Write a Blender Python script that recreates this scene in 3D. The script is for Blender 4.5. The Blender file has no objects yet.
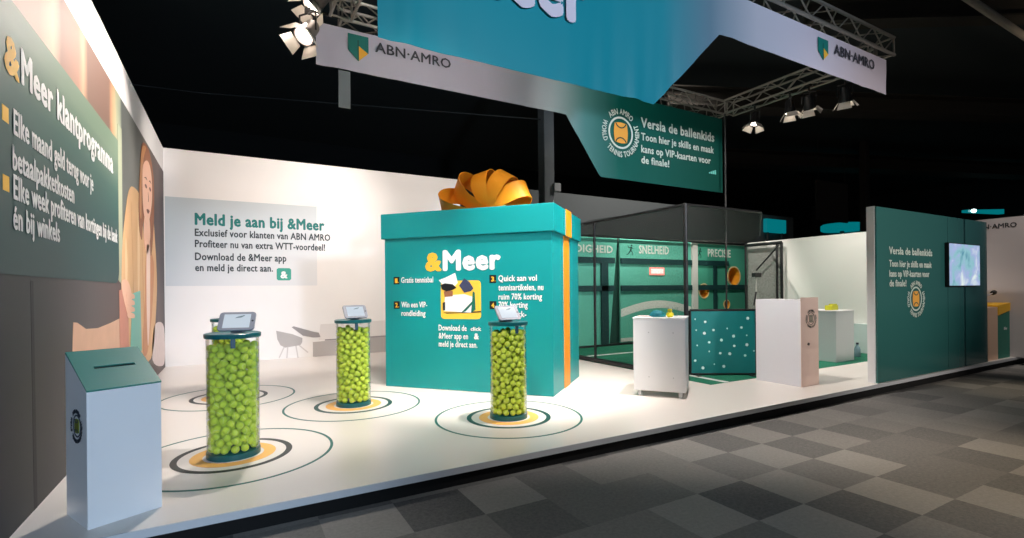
import bpy, bmesh, math, random
import numpy as np
from mathutils import Vector, Matrix
random.seed(7)
S = bpy.context.scene
COL = S.collection
PI = math.pi

# ------------------------------------------------------------------ camera
CAM_Z = 1.41
cd = bpy.data.cameras.new('camera')
cam = bpy.data.objects.new('camera', cd); COL.objects.link(cam)
cd.sensor_width = 36; cd.lens = 496.7 / 1024 * 36; cd.shift_y = 21.05 / 1024
cd.clip_start = 0.05; cd.clip_end = 200
yaw, roll = math.radians(29.3), math.radians(0.54)
F = Vector((math.sin(yaw), math.cos(yaw), 0)); R0 = Vector((math.cos(yaw), -math.sin(yaw), 0)); U0 = Vector((0, 0, 1))
Rv = R0 * math.cos(roll) - U0 * math.sin(roll); Uv = R0 * math.sin(roll) + U0 * math.cos(roll)
cam.matrix_world = Matrix(((Rv.x, Uv.x, -F.x, 0), (Rv.y, Uv.y, -F.y, 0), (Rv.z, Uv.z, -F.z, CAM_Z), (0, 0, 0, 1)))
S.camera = cam

# ------------------------------------------------------------------ world, exposure, unseen hall and fill lights
S.view_settings.view_transform = 'Standard'
S.view_settings.look = 'None'
S.view_settings.gamma = 1.0
S.view_settings.use_curve_mapping = False
S.view_settings.exposure = 0.0
W = bpy.data.worlds.new('hall_ambience'); S.world = W; W.use_nodes = True
W.node_tree.nodes['Background'].inputs[0].default_value = (0.75, 0.85, 1.0, 1)
W.node_tree.nodes['Background'].inputs[1].default_value = 0.04

def lamp_spot(name, loc, target, watts, angle, col=(1, 0.93, 0.85), blend=0.6, r=0.06):
    l = bpy.data.lights.new(name, 'SPOT'); l.energy = watts; l.color = col
    l.spot_size = math.radians(angle); l.spot_blend = blend; l.shadow_soft_size = r
    o = bpy.data.objects.new(name, l); COL.objects.link(o); o.location = loc
    o.rotation_euler = (Vector(target) - Vector(loc)).to_track_quat('-Z', 'Y').to_euler()
    return o

WARM = (1, 0.80, 0.58); NEUT = (1, 0.91, 0.84); COOL = (0.70, 0.82, 1.0)
lamp_spot('unseen_overhead_spot', (6.2, -1.0, 8.5), (5.6, 1.0, 0), 2000, 30, WARM, 1.0, 0.3)
lamp_spot('unseen_overhead_spot', (10.6, 1.6, 8.5), (10.2, 2.6, 0), 800, 16, WARM, 1.0, 0.3)
lamp_spot('unseen_overhead_spot', (2.6, -0.5, 8.5), (2.6, 1.8, 0), 520, 44, (0.86, 0.93, 1.0), 1.0, 0.3)  # broad dim fill added over the left carpet
lamp_spot('unseen_front_spot', (0.6, -7.0, 3.2), (-0.55, 4.0, 0.9), 3200, 24, (0.58, 0.77, 1.0), 0.9, 0.5)  # unseen cool fill aimed low at the ballot box
lamp_spot('unseen_front_spot', (4.5, -8.0, 4.2), (4.0, 4.0, 4.9), 4200, 46, COOL, 0.8, 0.5)  # unseen cool fill added to brighten the front banner
lamp_spot('unseen_front_spot', (9.0, -7.0, 4.2), (9.0, 4.0, 2.3), 3200, 36, NEUT, 0.9, 0.5)  # unseen fill added to brighten the glass panel side
lamp_spot('unseen_front_spot', (-0.5, 0.8, 5.4), (2.6, 5.1, 0.7), 1100, 36, NEUT, 0.9, 0.15)
lamp_spot('unseen_overhead_spot', (10.5, 1.0, 8.0), (13.2, 3.9, 1.5), 1100, 34, NEUT, 1.0, 0.3)  # fill added to lift the pale end wall
lamp_spot('beam_fill_spot', (17.0, 1.0, 4.5), (23.0, 6.0, 9.5), 260, 90, WARM, 1.0, 0.4)  # upward fill added so the roof beams show
lamp_spot('unseen_overhead_spot', (14.0, 10.5, 10.5), (15.0, 16.0, 3.0), 5000, 110, NEUT, 1.0, 0.5)  # fill added to bring out the rear partition

# ------------------------------------------------------------------ helpers
def lin(c):
    return tuple((v / 255 / 12.92) if v / 255 <= 0.04045 else ((v / 255 + 0.055) / 1.055) ** 2.4 for v in c)

MATS = {}
def mat(name, rgb, rough=0.6, metal=0.0, bump=0.0, bscale=60.0, spec=0.5, vary=0.0, vscale=8.0, emit=None, estr=0.0, coat=0.0):
    if name in MATS: return MATS[name]
    m = bpy.data.materials.new(name); m.use_nodes = True; MATS[name] = m
    nt = m.node_tree; b = nt.nodes['Principled BSDF']; c = lin(rgb)
    b.inputs['Base Color'].default_value = (*c, 1); b.inputs['Roughness'].default_value = rough
    b.inputs['Metallic'].default_value = metal; b.inputs['Specular IOR Level'].default_value = spec
    b.inputs['Coat Weight'].default_value = coat
    tc = nt.nodes.new('ShaderNodeTexCoord')
    if vary > 0:
        n = nt.nodes.new('ShaderNodeTexNoise'); n.inputs['Scale'].default_value = vscale; n.inputs['Detail'].default_value = 4
        nt.links.new(tc.outputs['Object'], n.inputs['Vector'])
        mx = nt.nodes.new('ShaderNodeMix'); mx.data_type = 'RGBA'
        mx.inputs[6].default_value = (*[v * (1 - vary) for v in c], 1); mx.inputs[7].default_value = (*[min(1, v * (1 + vary)) for v in c], 1)
        nt.links.new(n.outputs['Fac'], mx.inputs[0]); nt.links.new(mx.outputs[2], b.inputs['Base Color'])
    if bump > 0:
        n2 = nt.nodes.new('ShaderNodeTexNoise'); n2.inputs['Scale'].default_value = bscale; n2.inputs['Detail'].default_value = 3
        nt.links.new(tc.outputs['Object'], n2.inputs['Vector'])
        bp = nt.nodes.new('ShaderNodeBump'); bp.inputs['Strength'].default_value = bump; bp.inputs['Distance'].default_value = 0.01
        nt.links.new(n2.outputs['Fac'], bp.inputs['Height']); nt.links.new(bp.outputs['Normal'], b.inputs['Normal'])
    if emit is not None:
        b.inputs['Emission Color'].default_value = (*lin(emit), 1); b.inputs['Emission Strength'].default_value = estr
    return m

def ramp_mat(name, axis, stops, rough=0.5, noise=0.0, nscale=1.0, spec=0.4, diag=None):
    """printed colour that runs along an object axis (a printed gradient); stops = [(coordinate, rgb)]"""
    m = bpy.data.materials.new(name); m.use_nodes = True; MATS[name] = m
    nt = m.node_tree; b = nt.nodes['Principled BSDF']; b.inputs['Roughness'].default_value = rough
    b.inputs['Specular IOR Level'].default_value = spec
    tc = nt.nodes.new('ShaderNodeTexCoord'); dot = nt.nodes.new('ShaderNodeVectorMath'); dot.operation = 'DOT_PRODUCT'
    ax = diag if diag else {'X': (1, 0, 0), 'Y': (0, 1, 0), 'Z': (0, 0, 1)}[axis]
    dot.inputs[1].default_value = ax
    nt.links.new(tc.outputs['Object'], dot.inputs[0])
    src = dot.outputs['Value']
    if noise > 0:
        n = nt.nodes.new('ShaderNodeTexNoise'); n.inputs['Scale'].default_value = nscale
        nt.links.new(tc.outputs['Object'], n.inputs['Vector'])
        ma = nt.nodes.new('ShaderNodeMath'); ma.operation = 'MULTIPLY_ADD'; ma.inputs[1].default_value = noise
        nt.links.new(n.outputs['Fac'], ma.inputs[0]); nt.links.new(src, ma.inputs[2]); src = ma.outputs[0]
    lo, hi = stops[0][0], stops[-1][0]
    mr = nt.nodes.new('ShaderNodeMapRange'); mr.inputs[1].default_value = lo; mr.inputs[2].default_value = hi
    nt.links.new(src, mr.inputs[0])
    cr = nt.nodes.new('ShaderNodeValToRGB'); nt.links.new(mr.outputs[0], cr.inputs[0])
    e = cr.color_ramp.elements
    for i, (p, c) in enumerate(stops):
        t = (p - lo) / (hi - lo)
        el = e[i] if i < 2 else e.new(t)
        el.position = t; el.color = (*lin(c), 1)
    nt.links.new(cr.outputs[0], b.inputs['Base Color'])
    return m

class MB:
    def __init__(s): s.bm = bmesh.new()
    def box(s, lo, hi, M=None):
        vs = [s.bm.verts.new((x, y, z)) for x in (lo[0], hi[0]) for y in (lo[1], hi[1]) for z in (lo[2], hi[2])]
        for f in ((0, 1, 3, 2), (4, 6, 7, 5), (0, 4, 5, 1), (2, 3, 7, 6), (0, 2, 6, 4), (1, 5, 7, 3)):
            s.bm.faces.new([vs[i] for i in f])
        if M:
            for v in vs: v.co = M @ v.co
        return s
    def rod(s, p0, p1, r, seg=10, r2=None):
        p0, p1 = Vector(p0), Vector(p1); d = (p1 - p0)
        q = d.to_track_quat('Z', 'Y'); r2 = r if r2 is None else r2
        a = [s.bm.verts.new(p0 + q @ Vector((r * math.cos(t), r * math.sin(t), 0))) for t in [2 * PI * i / seg for i in range(seg)]]
        b = [s.bm.verts.new(p1 + q @ Vector((r2 * math.cos(t), r2 * math.sin(t), 0))) for t in [2 * PI * i / seg for i in range(seg)]]
        for i in range(seg): s.bm.faces.new((a[i], a[(i + 1) % seg], b[(i + 1) % seg], b[i]))
        s.bm.faces.new(a[::-1]); s.bm.faces.new(b)
        return s
    def lathe(s, prof, M=None, seg=40, close=False):
        """profile [(r, z)] about Z"""
        rings = []
        for r, z in prof:
            if r < 1e-6:
                rings.append([s.bm.verts.new((0, 0, z))])
            else:
                rings.append([s.bm.verts.new((r * math.cos(2 * PI * i / seg), r * math.sin(2 * PI * i / seg), z)) for i in range(seg)])
        pairs = list(zip(rings, rings[1:])) + ([(rings[-1], rings[0])] if close else [])
        for a, b in pairs:
            for i in range(seg):
                j = (i + 1) % seg
                if len(a) == 1 and len(b) == 1: continue
                if len(a) == 1: s.bm.faces.new((a[0], b[j], b[i]))
                elif len(b) == 1: s.bm.faces.new((a[i], a[j], b[0]))
                else: s.bm.faces.new((a[i], a[j], b[j], b[i]))
        if M:
            for rg in rings:
                for v in rg: v.co = M @ v.co
        return s
    def prism(s, pts, o, u, v, n, t):
        """polygon pts (a, b) at o + a*u + b*v, extruded by t along n"""
        o, u, v, n = map(Vector, (o, u, v, n))
        a = [s.bm.verts.new(o + u * p[0] + v * p[1]) for p in pts]
        b = [s.bm.verts.new(o + u * p[0] + v * p[1] + n * t) for p in pts]
        k = len(pts)
        s.bm.faces.new(a[::-1]); s.bm.faces.new(b)
        for i in range(k): s.bm.faces.new((a[i], a[(i + 1) % k], b[(i + 1) % k], b[i]))
        return s
    def annulus(s, r0, r1, o, u, v, n, t, seg=64, a0=0, a1=2 * PI):
        o, u, v, n = map(Vector, (o, u, v, n)); full = abs(a1 - a0 - 2 * PI) < 1e-6
        k = seg if full else seg + 1; L = []
        for i in range(k):
            th = a0 + (a1 - a0) * i / seg; d = u * math.cos(th) + v * math.sin(th)
            L.append([s.bm.verts.new(o + d * r0), s.bm.verts.new(o + d * r1), s.bm.verts.new(o + d * r1 + n * t), s.bm.verts.new(o + d * r0 + n * t)])
        for i in range(seg):
            A, B = L[i], L[(i + 1) % k]
            for q in range(4): s.bm.faces.new((A[q], B[q], B[(q + 1) % 4], A[(q + 1) % 4]))
        if not full:
            s.bm.faces.new(L[0]); s.bm.faces.new(L[-1][::-1])
        return s
    def build(s, name, m, parent=None, smooth=False, bevel=0.0, loc=None):
        bmesh.ops.recalc_face_normals(s.bm, faces=s.bm.faces)
        me = bpy.data.meshes.new(name); s.bm.to_mesh(me); s.bm.free()
        ms = m if isinstance(m, (list, tuple)) else [m]
        for x in ms: me.materials.append(x)
        o = bpy.data.objects.new(name, me); COL.objects.link(o)
        if smooth:
            for p in me.polygons: p.use_smooth = True
            try: me.set_sharp_from_angle(angle=math.radians(40))
            except Exception: pass
        if bevel > 0:
            bv = o.modifiers.new('bevel', 'BEVEL'); bv.width = bevel; bv.segments = 2; bv.limit_method = 'ANGLE'
        if parent: o.parent = parent
        if loc: o.location = loc
        return o

def thing(name, label, cat, loc=(0, 0, 0), rz=0, group=None):
    o = bpy.data.objects.new(name, None); COL.objects.link(o); o.empty_display_size = 0.1
    o.location = loc; o.rotation_euler = (0, 0, rz)
    return tag(o, label, cat, group)
def tag(o, label, cat, group=None):
    o['label'] = label; o['category'] = cat
    if group: o['group'] = group
    return o
def struct(o, label=None, cat=None):
    o['kind'] = 'structure'
    if label: o['label'] = label
    if cat: o['category'] = cat
    return o
def part_label(o, label):
    o['label'] = label; return o

# ---- lettering
def text_verts(body, bold):
    c = bpy.data.curves.new('lettering_curve', 'FONT'); c.body = body; c.size = 1; c.resolution_u = 2
    c.space_character = 1.0 + bold * 1.6
    o = bpy.data.objects.new('lettering_source', c); COL.objects.link(o)
    dg = bpy.context.evaluated_depsgraph_get()
    me = bpy.data.meshes.new_from_object(o.evaluated_get(dg))
    bpy.data.objects.remove(o); bpy.data.curves.remove(c)
    v = np.zeros(len(me.vertices) * 3); me.vertices.foreach_get('co', v)
    f = [tuple(p.vertices) for p in me.polygons]; bpy.data.meshes.remove(me)
    v = v.reshape(-1, 3); v[:, 2] = 0
    if bold > 0:   # heavier strokes: thin vinyl layers, each a little aside of the last
        sh = [(math.cos(a) * bold, math.sin(a) * bold * 0.8, 0.0005 * i) for i, a in enumerate([PI / 4 * i for i in range(8)])]
        k = len(v); f = [tuple(i + k * j for i in p) for j in range(8) for p in f]
        v = np.concatenate([v + np.array(q) for q in sh])
    return v, f
CAP = None
def lettering(body, o, u, v, width, cap, m, parent, bold=0.025, name='lettering', lift=0.003, n=None):
    """one line of text: baseline start o, direction u, up v, fitted to width and capital height"""
    global CAP
    if CAP is None:
        hv, _ = text_verts('H', 0); CAP = hv[:, 1].max()
    P, f = text_verts(body, bold)
    x0, x1 = P[:, 0].min(), P[:, 0].max()
    o, u, v = map(Vector, (o, u, v)); n = u.cross(v) if n is None else Vector(n)
    sx = width / (x1 - x0); sy = cap / (CAP + 2 * bold)
    me = bpy.data.meshes.new(name)
    me.from_pydata([tuple(o + u * ((p[0] - x0) * sx) + v * (p[1] * sy) + n * (lift + p[2])) for p in P], [], f); me.materials.append(m)
    ob = bpy.data.objects.new(name, me); COL.objects.link(ob); ob.parent = parent
    return ob

def arc_lettering(body, c, u, v, R, h, ang0, ang1, m, parent, outward=True, name='lettering', lift=0.003, bold=0.03):
    """text on a circle; ang clockwise from the top, outward = feet towards the centre"""
    P, f = text_verts(body, bold); x0, x1 = P[:, 0].min(), P[:, 0].max()
    c, u, v = map(Vector, (c, u, v)); n = u.cross(v); out = []
    for x, y, zz in P:
        t = (x - x0) / (x1 - x0); a = ang0 + (ang1 - ang0) * t; yy = y / 0.73 * h
        r = R + yy if outward else R + h - yy
        out.append(tuple(c + u * (r * math.sin(a)) + v * (r * math.cos(a)) + n * (lift + zz)))
    me = bpy.data.meshes.new(name); me.from_pydata(out, [], f); me.materials.append(m)
    ob = bpy.data.objects.new(name, me); COL.objects.link(ob); ob.parent = parent
    return ob

def emblem(c, u, v, R, m_text, m_ball, parent, m_seam):
    """round tournament badge: lettering in a ring about a circle with a tennis ball"""
    c, u, v = map(Vector, (c, u, v)); n = u.cross(v)
    e = MB().annulus(R * 0.58, R * 0.66, c, u, v, n, 0.003).build('emblem', m_text, parent)
    D = math.radians
    arc_lettering('ABN AMRO', c, u, v, R * 0.76, R * 0.24, D(-46), D(46), m_text, e)
    arc_lettering('WORLD', c, u, v, R * 0.76, R * 0.24, D(-62), D(-118), m_text, e, outward=False)
    arc_lettering('TENNIS TOURNAMENT', c, u, v, R * 0.76, R * 0.24, D(-130), D(-298), m_text, e, outward=False)
    k = R * 0.36
    # ball crop: bulging sides, seam arcs top and bottom
    pts = []
    for i in range(13): t = -0.9 + 1.8 * i / 12; pts.append((k * (0.92 + 0.12 * math.cos(t * 1.7)), k * t))
    for i in range(13): t = 0.9 - 1.8 * i / 12; pts.append((k * t, k * (1.18 - 0.22 * (1 - (t / 0.9) ** 2) * -1 * 0.6 - 0.13)))
    for i in range(13): t = 0.9 - 1.8 * i / 12; pts.append((-k * (0.92 + 0.12 * math.cos(t * 1.7)), k * t))
    for i in range(13): t = -0.9 + 1.8 * i / 12; pts.append((k * t, -k * (1.05 + 0.13 * (1 - (t / 0.9) ** 2))))
    b = MB().prism(pts, c, u, v, n, 0.004).build('emblem_ball', m_ball, e)
    sm = MB()
    for sg in (1, -1):
        sm.annulus(k * 0.78, k * 0.92, c + v * (sg * k * 1.42), u, v, n, 0.006, 18, *( (PI * 1.14, PI * 1.86) if sg > 0 else (PI * 0.14, PI * 0.86)))
    sm.build('ball_seam', m_seam, e)
    return e

def shield(o, u, v, w, h, parent):
    """green and yellow shield emblem; o = top-left corner"""
    o, u, v = map(Vector, (o, u, v)); n = u.cross(v)
    s = MB().prism([(0, 0), (0, -h * 0.62), (w * 0.5, -h), (w, -h * 0.62), (w, 0)][::1], o, u, v, n, 0.004).build('shield_logo', mat('logo_green', (0, 120, 112)), parent)
    MB().prism([(w * 0.53, -h * 0.42), (w * 0.98, -h * 0.62 - 0.01), (w * 0.53, -h * 0.97)], o + n * 0.004, u, v, n, 0.002).build('shield_wedge', mat('logo_yellow', (250, 190, 60)), s)
    MB().prism([(w * 0.46, -h * 0.2), (w * 0.53, -h * 0.2), (w * 0.53, -h * 0.97), (w * 0.46, -h * 0.93)], o + n * 0.004, u, v, n, 0.0015).build('shield_bar', mat('logo_dark_green', (0, 88, 84)), s)
    return s

X, Y, Z = Vector((1, 0, 0)), Vector((0, 1, 0)), Vector((0, 0, 1))

# ------------------------------------------------------------------ materials
M_white = mat('white_board', (236, 232, 230), 0.55, vary=0.02, vscale=2)
M_white2 = mat('white_laminate', (238, 238, 240), 0.35, vary=0.02, vscale=3)
M_lettW = mat('white_vinyl', (240, 240, 240), 0.6)
M_lettG = mat('teal_vinyl', (0, 112, 108), 0.6)
M_lettD = mat('dark_grey_vinyl', (52, 62, 66), 0.6)
M_yel = mat('yellow_vinyl', (248, 190, 60), 0.6)
M_orange = mat('orange_vinyl', (235, 160, 60), 0.6)
M_black = mat('black_metal', (18, 19, 21), 0.45, vary=0.15)
M_dark = mat('hall_black', (58, 68, 70), 0.95)
M_alu = mat('brushed_aluminium', (190, 192, 196), 0.35, metal=0.9, bump=0.05, bscale=120)
M_tealP = mat('teal_board', (0, 144, 146), 0.42, vary=0.03, vscale=1.5)
M_tealL = mat('teal_plastic', (4, 92, 98), 0.3)
M_ribbon = mat('orange_ribbon', (232, 144, 26), 0.5, vary=0.05, vscale=3)

# ------------------------------------------------------------------ hall shell
HZ = -0.155
def carpet_material():
    m = bpy.data.materials.new('carpet_tiles'); m.use_nodes = True; nt = m.node_tree; b = nt.nodes['Principled BSDF']
    b.inputs['Roughness'].default_value = 0.95; b.inputs['Specular IOR Level'].default_value = 0.15
    tc = nt.nodes.new('ShaderNodeTexCoord'); mp = nt.nodes.new('ShaderNodeMapping')
    mp.inputs['Location'].default_value = (-2.04 / 0.5135, -2.105 / 0.509, 0); mp.inputs['Scale'].default_value = (1 / 0.5135, 1 / 0.509, 0)
    nt.links.new(tc.outputs['Object'], mp.inputs['Vector'])
    fl = nt.nodes.new('ShaderNodeVectorMath'); fl.operation = 'FLOOR'; nt.links.new(mp.outputs[0], fl.inputs[0])
    wn = nt.nodes.new('ShaderNodeTexWhiteNoise'); wn.noise_dimensions = '2D'; nt.links.new(fl.outputs[0], wn.inputs['Vector'])
    ck = nt.nodes.new('ShaderNodeTexChecker'); ck.inputs['Scale'].default_value = 1
    ck.inputs[1].default_value = (1, 1, 1, 1); ck.inputs[2].default_value = (0, 0, 0, 1)
    off = nt.nodes.new('ShaderNodeVectorMath'); off.operation = 'ADD'; off.inputs[1].default_value = (0, 0, 0.5)
    nt.links.new(mp.outputs[0], off.inputs[0]); nt.links.new(off.outputs[0], ck.inputs['Vector'])
    mixf = nt.nodes.new('ShaderNodeMath'); mixf.operation = 'MULTIPLY_ADD'; mixf.inputs[1].default_value = 0.6
    sc = nt.nodes.new('ShaderNodeMath'); sc.operation = 'MULTIPLY'; sc.inputs[1].default_value = 0.26
    nt.links.new(ck.outputs['Fac'], sc.inputs[0]); nt.links.new(wn.outputs['Value'], mixf.inputs[0]); nt.links.new(sc.outputs[0], mixf.inputs[2])
    n = nt.nodes.new('ShaderNodeTexNoise'); n.inputs['Scale'].default_value = 38; n.inputs['Detail'].default_value = 8; n.inputs['Roughness'].default_value = 0.75
    nt.links.new(tc.outputs['Object'], n.inputs['Vector'])
    ad = nt.nodes.new('ShaderNodeMath'); ad.operation = 'MULTIPLY_ADD'; ad.inputs[1].default_value = 1.0
    nt.links.new(n.outputs['Fac'], ad.inputs[0]); nt.links.new(mixf.outputs[0], ad.inputs[2])
    rg_ = nt.nodes.new('ShaderNodeMapRange'); rg_.inputs[1].default_value = 0.3; rg_.inputs[2].default_value = 1.5; nt.links.new(ad.outputs[0], rg_.inputs[0])
    cr = nt.nodes.new('ShaderNodeValToRGB'); nt.links.new(rg_.outputs[0], cr.inputs[0])
    e = cr.color_ramp.elements; e[0].position = 0; e[0].color = (*lin((78, 79, 81)), 1); e[1].position = 1; e[1].color = (*lin((158, 155, 150)), 1)
    nt.links.new(cr.outputs[0], b.inputs['Base Color'])
    bp = nt.nodes.new('ShaderNodeBump'); bp.inputs['Strength'].default_value = 0.5; bp.inputs['Distance'].default_value = 0.01
    n3 = nt.nodes.new('ShaderNodeTexNoise'); n3.inputs['Scale'].default_value = 220; nt.links.new(tc.outputs['Object'], n3.inputs['Vector'])
    nt.links.new(n3.outputs['Fac'], bp.inputs['Height']); nt.links.new(bp.outputs[0], b.inputs['Normal'])
    return m
struct(MB().box((-14, -9, HZ - 0.1), (60, 34, HZ)).build('floor', carpet_material()), 'grey checkered carpet tile floor of the hall', 'floor')
struct(MB().box((-14, -9, 11), (60, 34, 11.2)).build('ceiling', M_dark), 'black hall ceiling', 'ceiling')
struct(MB().box((-14, 34, HZ), (60, 34.2, 11)).build('wall_far', mat('hall_far_wall', (26, 32, 34), 0.9)), 'dark far wall of the hall', 'wall')
struct(MB().box((-14.2, -9, HZ), (-14, 34, 11)).build('wall_hall_left', M_dark))
struct(MB().box((60, -9, HZ), (60.2, 34, 11)).build('wall_hall_right', M_dark))
# dark grey hall partition behind the stand
struct(MB().box((5.2, 16, HZ), (26.5, 16.15, 5.2)).box((-6, 16.02, HZ), (5.2, 16.12, 5.2)).build('wall_rear', mat('hall_grey_wall', (74, 80, 82), 0.9, vary=0.05)), 'dark grey hall partition behind the stand', 'wall')
M_colm = mat('column_paint', (96, 104, 108), 0.8, vary=0.05)
c = MB().box((9.15, 14, HZ), (9.55, 14.4, 11)).build('hall_column', M_colm, bevel=0.02)
tag(c, 'slim grey hall column rising behind the gift box bow', 'column')
c = MB().box((36.2, 17, HZ), (36.7, 17.4, 11)).build('hall_column', mat('brown_column', (58, 54, 50), 0.8), bevel=0.03)
tag(c, 'dark brownish hall column behind the white wall on the right', 'column')
o = MB().box((9.49, 13.9, 4.75), (9.75, 14.0, 5.02)).build('junction_box', mat('box_grey', (150, 155, 158), 0.6), bevel=0.01)
tag(o, 'small light grey box on the hall column', 'junction box')
# neighbouring stands
M_tealE = mat('teal_lit_sign', (0, 60, 66), 0.5, emit=(0, 150, 160), estr=0.5)
t = thing('lit_sign', 'teal lit sign panel beyond the practice cage roof', 'sign', (24.4, 15.7, HZ))
MB().box((-0.83, -0.1, 4.385), (0.83, 0.1, 5.075)).build('panel', M_tealE, t, bevel=0.03)
for x_ in (-0.6, 0.6): MB().box((x_ - 0.04, -0.04, 0), (x_ + 0.04, 0.04, 4.385)).build('post', M_dark, t)
t = thing('lit_sign', 'round teal lit sign above the white wall', 'sign', (38.0, 19.4, HZ))
MB().lathe([(0, 0), (1.2, 0), (1.32, 0.08), (1.32, 0.42), (1.2, 0.5), (0, 0.5)], Matrix.Translation((0, 0, 5.555)), 48).build('drum', M_tealE, t, smooth=True)
MB().box((-0.1, -0.1, 0), (0.1, 0.1, 5.555)).build('post', M_dark, t)
o = MB().box((31.6, 17.6, 5.6), (35.2, 17.7, 8.1)).box((31.9, 17.64, 8.1), (31.93, 17.67, 11)).box((34.9, 17.64, 8.1), (34.93, 17.67, 11)).build('hanging_cloth', mat('brown_cloth', (62, 60, 58), 0.9, vary=0.1)); tag(o, 'dull brown cloth hanging above the round teal sign', 'cloth')
t = thing('canopy_light', 'teal canopy strip with a bright white lamp far right behind the stand', 'light', (50.0, 16.2, 7.4))
bm_ = MB(); bm_.prism([(0, 0), (7.2, 0.35), (7.2, 0.75), (1.2, 0.28), (0, 0.2)], (-0.4, 0, -0.3), X, Z, Y, 0.4); bm_.build('canopy', M_tealE, t)
MB().lathe([(0, -0.16), (0.14, -0.1), (0.18, 0), (0.14, 0.1), (0, 0.16)], Matrix.Translation((0, -0.2, -0.2)), 16).build('lamp', mat('white_lamp', (255, 255, 255), 0.4, emit=(230, 255, 250), estr=3), t, smooth=True)
MB().rod((1.5, 0.2, 0.1), (1.5, 0.2, 3.6), 0.03, 6).rod((5.0, 0.2, 0.2), (5.0, 0.2, 3.6), 0.03, 6).build('hanger', M_black, t)
# roof pipe and ducts
o = MB().rod((13.2, 4.78, 8.0), (24, 4.82, 8.0), 0.085, 14).build('roof_pipe', mat('pale_pipe', (190, 182, 170), 0.6), smooth=True); tag(o, 'pale thin pipe under the dark hall roof at top right', 'pipe')
M_beam = mat('roof_beam', (58, 55, 50), 0.85, vary=0.15, vscale=2)
def beam(a, b, w, h, label):
    a, b = Vector(a), Vector(b); d = (b - a).normalized(); sd = d.cross(Z).normalized()
    m = MB()
    Mx = Matrix((( d.x, sd.x, 0, a.x), (d.y, sd.y, 0, a.y), (d.z, sd.z, 1, a.z), (0, 0, 0, 1)))
    L = (b - a).length
    m.box((0, -w / 2, 0), (L, w / 2, 0.05), Mx); m.box((0, -w / 2, h - 0.05), (L, w / 2, h), Mx); m.box((0, -0.05, 0.05), (L, 0.05, h - 0.05), Mx)
    o = m.build('roof_beam', M_beam); tag(o, label, 'beam', 'dark roof beams')
beam((13, 7.5, 8.2), (30, -1.5, 8.8), 0.5, 0.6, 'dark roof beam crossing behind the right banner, nearest of the roof beams')
beam((16, 15, 9.0), (46, 4, 9.6), 1.0, 0.8, 'broad dark roof beam beyond the truss corner')
beam((24, 22, 9.2), (58, 12, 9.6), 1.4, 0.9, 'farthest dark roof beam at the right')
o = MB().rod((-13.9, 15.6, 6.2), (-0.7, 15.6, 6.75), 0.016, 6).rod((-0.7, 15.6, 6.75), (9.2, 14.2, 7.2), 0.016, 6).build('roof_cable', mat('cable_grey', (40, 47, 49), 0.7)); tag(o, 'thin grey cable in the dark above the back wall', 'cable')

# ------------------------------------------------------------------ platform and booth walls
def floor_material():
    m = bpy.data.materials.new('glossy_white_floor'); m.use_nodes = True; nt = m.node_tree; b = nt.nodes['Principled BSDF']
    b.inputs['Base Color'].default_value = (*lin((233, 226, 220)), 1); b.inputs['Roughness'].default_value = 0.28; b.inputs['Specular IOR Level'].default_value = 0.45
    return m
PF = 3.665
struct(MB().box((-1.3, PF + 0.012, -0.045), (15.5, 11.7, 0)).build('floor_stand', floor_material()), 'glossy white raised floor of the stand', 'floor')
struct(MB().box((-1.3, PF, -0.05), (15.5, PF + 0.012, 0.002)).build('trim_1', mat('edge_strip', (208, 210, 214), 0.4, metal=0.0, bump=0.2, bscale=25)), 'aluminium edge strip of the raised floor', 'trim')
struct(MB().box((-1.3, PF + 0.03, HZ), (15.5, 11.68, -0.045)).build('trim_2', mat('black_skirt', (8, 8, 9), 0.9)), 'black skirt under the raised floor', 'trim')
LX = -1.151; BY = 11.546
struct(MB().box((LX - 0.1, PF, 0), (LX, BY + 0.1, 4.2)).build('wall_left', M_white), 'tall white left wall of the stand', 'wall')
struct(MB().box((LX, BY, 0), (5.0, BY + 0.1, 4.2)).build('wall_back', M_white), 'tall white back wall of the stand', 'wall')
struct(MB().box((11.72, 3.9, 0), (11.84, 8.3, 2.58)).build('wall_right', mat('warm_white_board', (226, 228, 222), 0.6)), 'white right wall of the stand', 'wall')
struct(MB().box((8.15, 3.725, 0), (12.13, 3.83, 2.585)).build('wall_front', M_white2, bevel=0.004), 'white partition behind the teal glass panel', 'wall')
# ledge at the foot of the right wall
struct(MB().box((11.60, 3.9, 0), (11.72, 7.2, 0.62)).build('trim_3', mat('pale_teal_board', (196, 212, 210), 0.5)), 'pale dado along the right wall', 'trim')

# ------------------------------------------------------------------ left mural
Mrl = thing('wall_mural', 'large photo mural of a woman by a sofa on the left wall', 'mural', (LX, 0, 0))
MM = ramp_mat('mural_curtains', 'Y', [(3.6, (205, 160, 140)), (4.6, (196, 150, 128)), (4.9, (222, 178, 150)), (5.1, (150, 112, 98)), (5.6, (165, 124, 106)), (5.75, (205, 160, 130)), (5.9, (120, 92, 80)), (6.8, (108, 84, 74)), (7.0, (190, 140, 105)), (7.15, (160, 160, 130)), (7.4, (150, 158, 140)), (7.5, (92, 96, 94)), (8.3, (112, 114, 110)), (9.4, (100, 98, 94)), (10.1, (70, 56, 52)), (10.7, (92, 72, 72)), (11.5, (56, 42, 42))], 0.5, noise=0.08, nscale=3)
MB().prism([(PF, 0), (BY - 0.01, 0), (BY - 0.01, 3.735), (PF, 3.735)], (0, 0, 0), Y, Z, X, 0.004).build('mural_backdrop', MM, Mrl)
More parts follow.
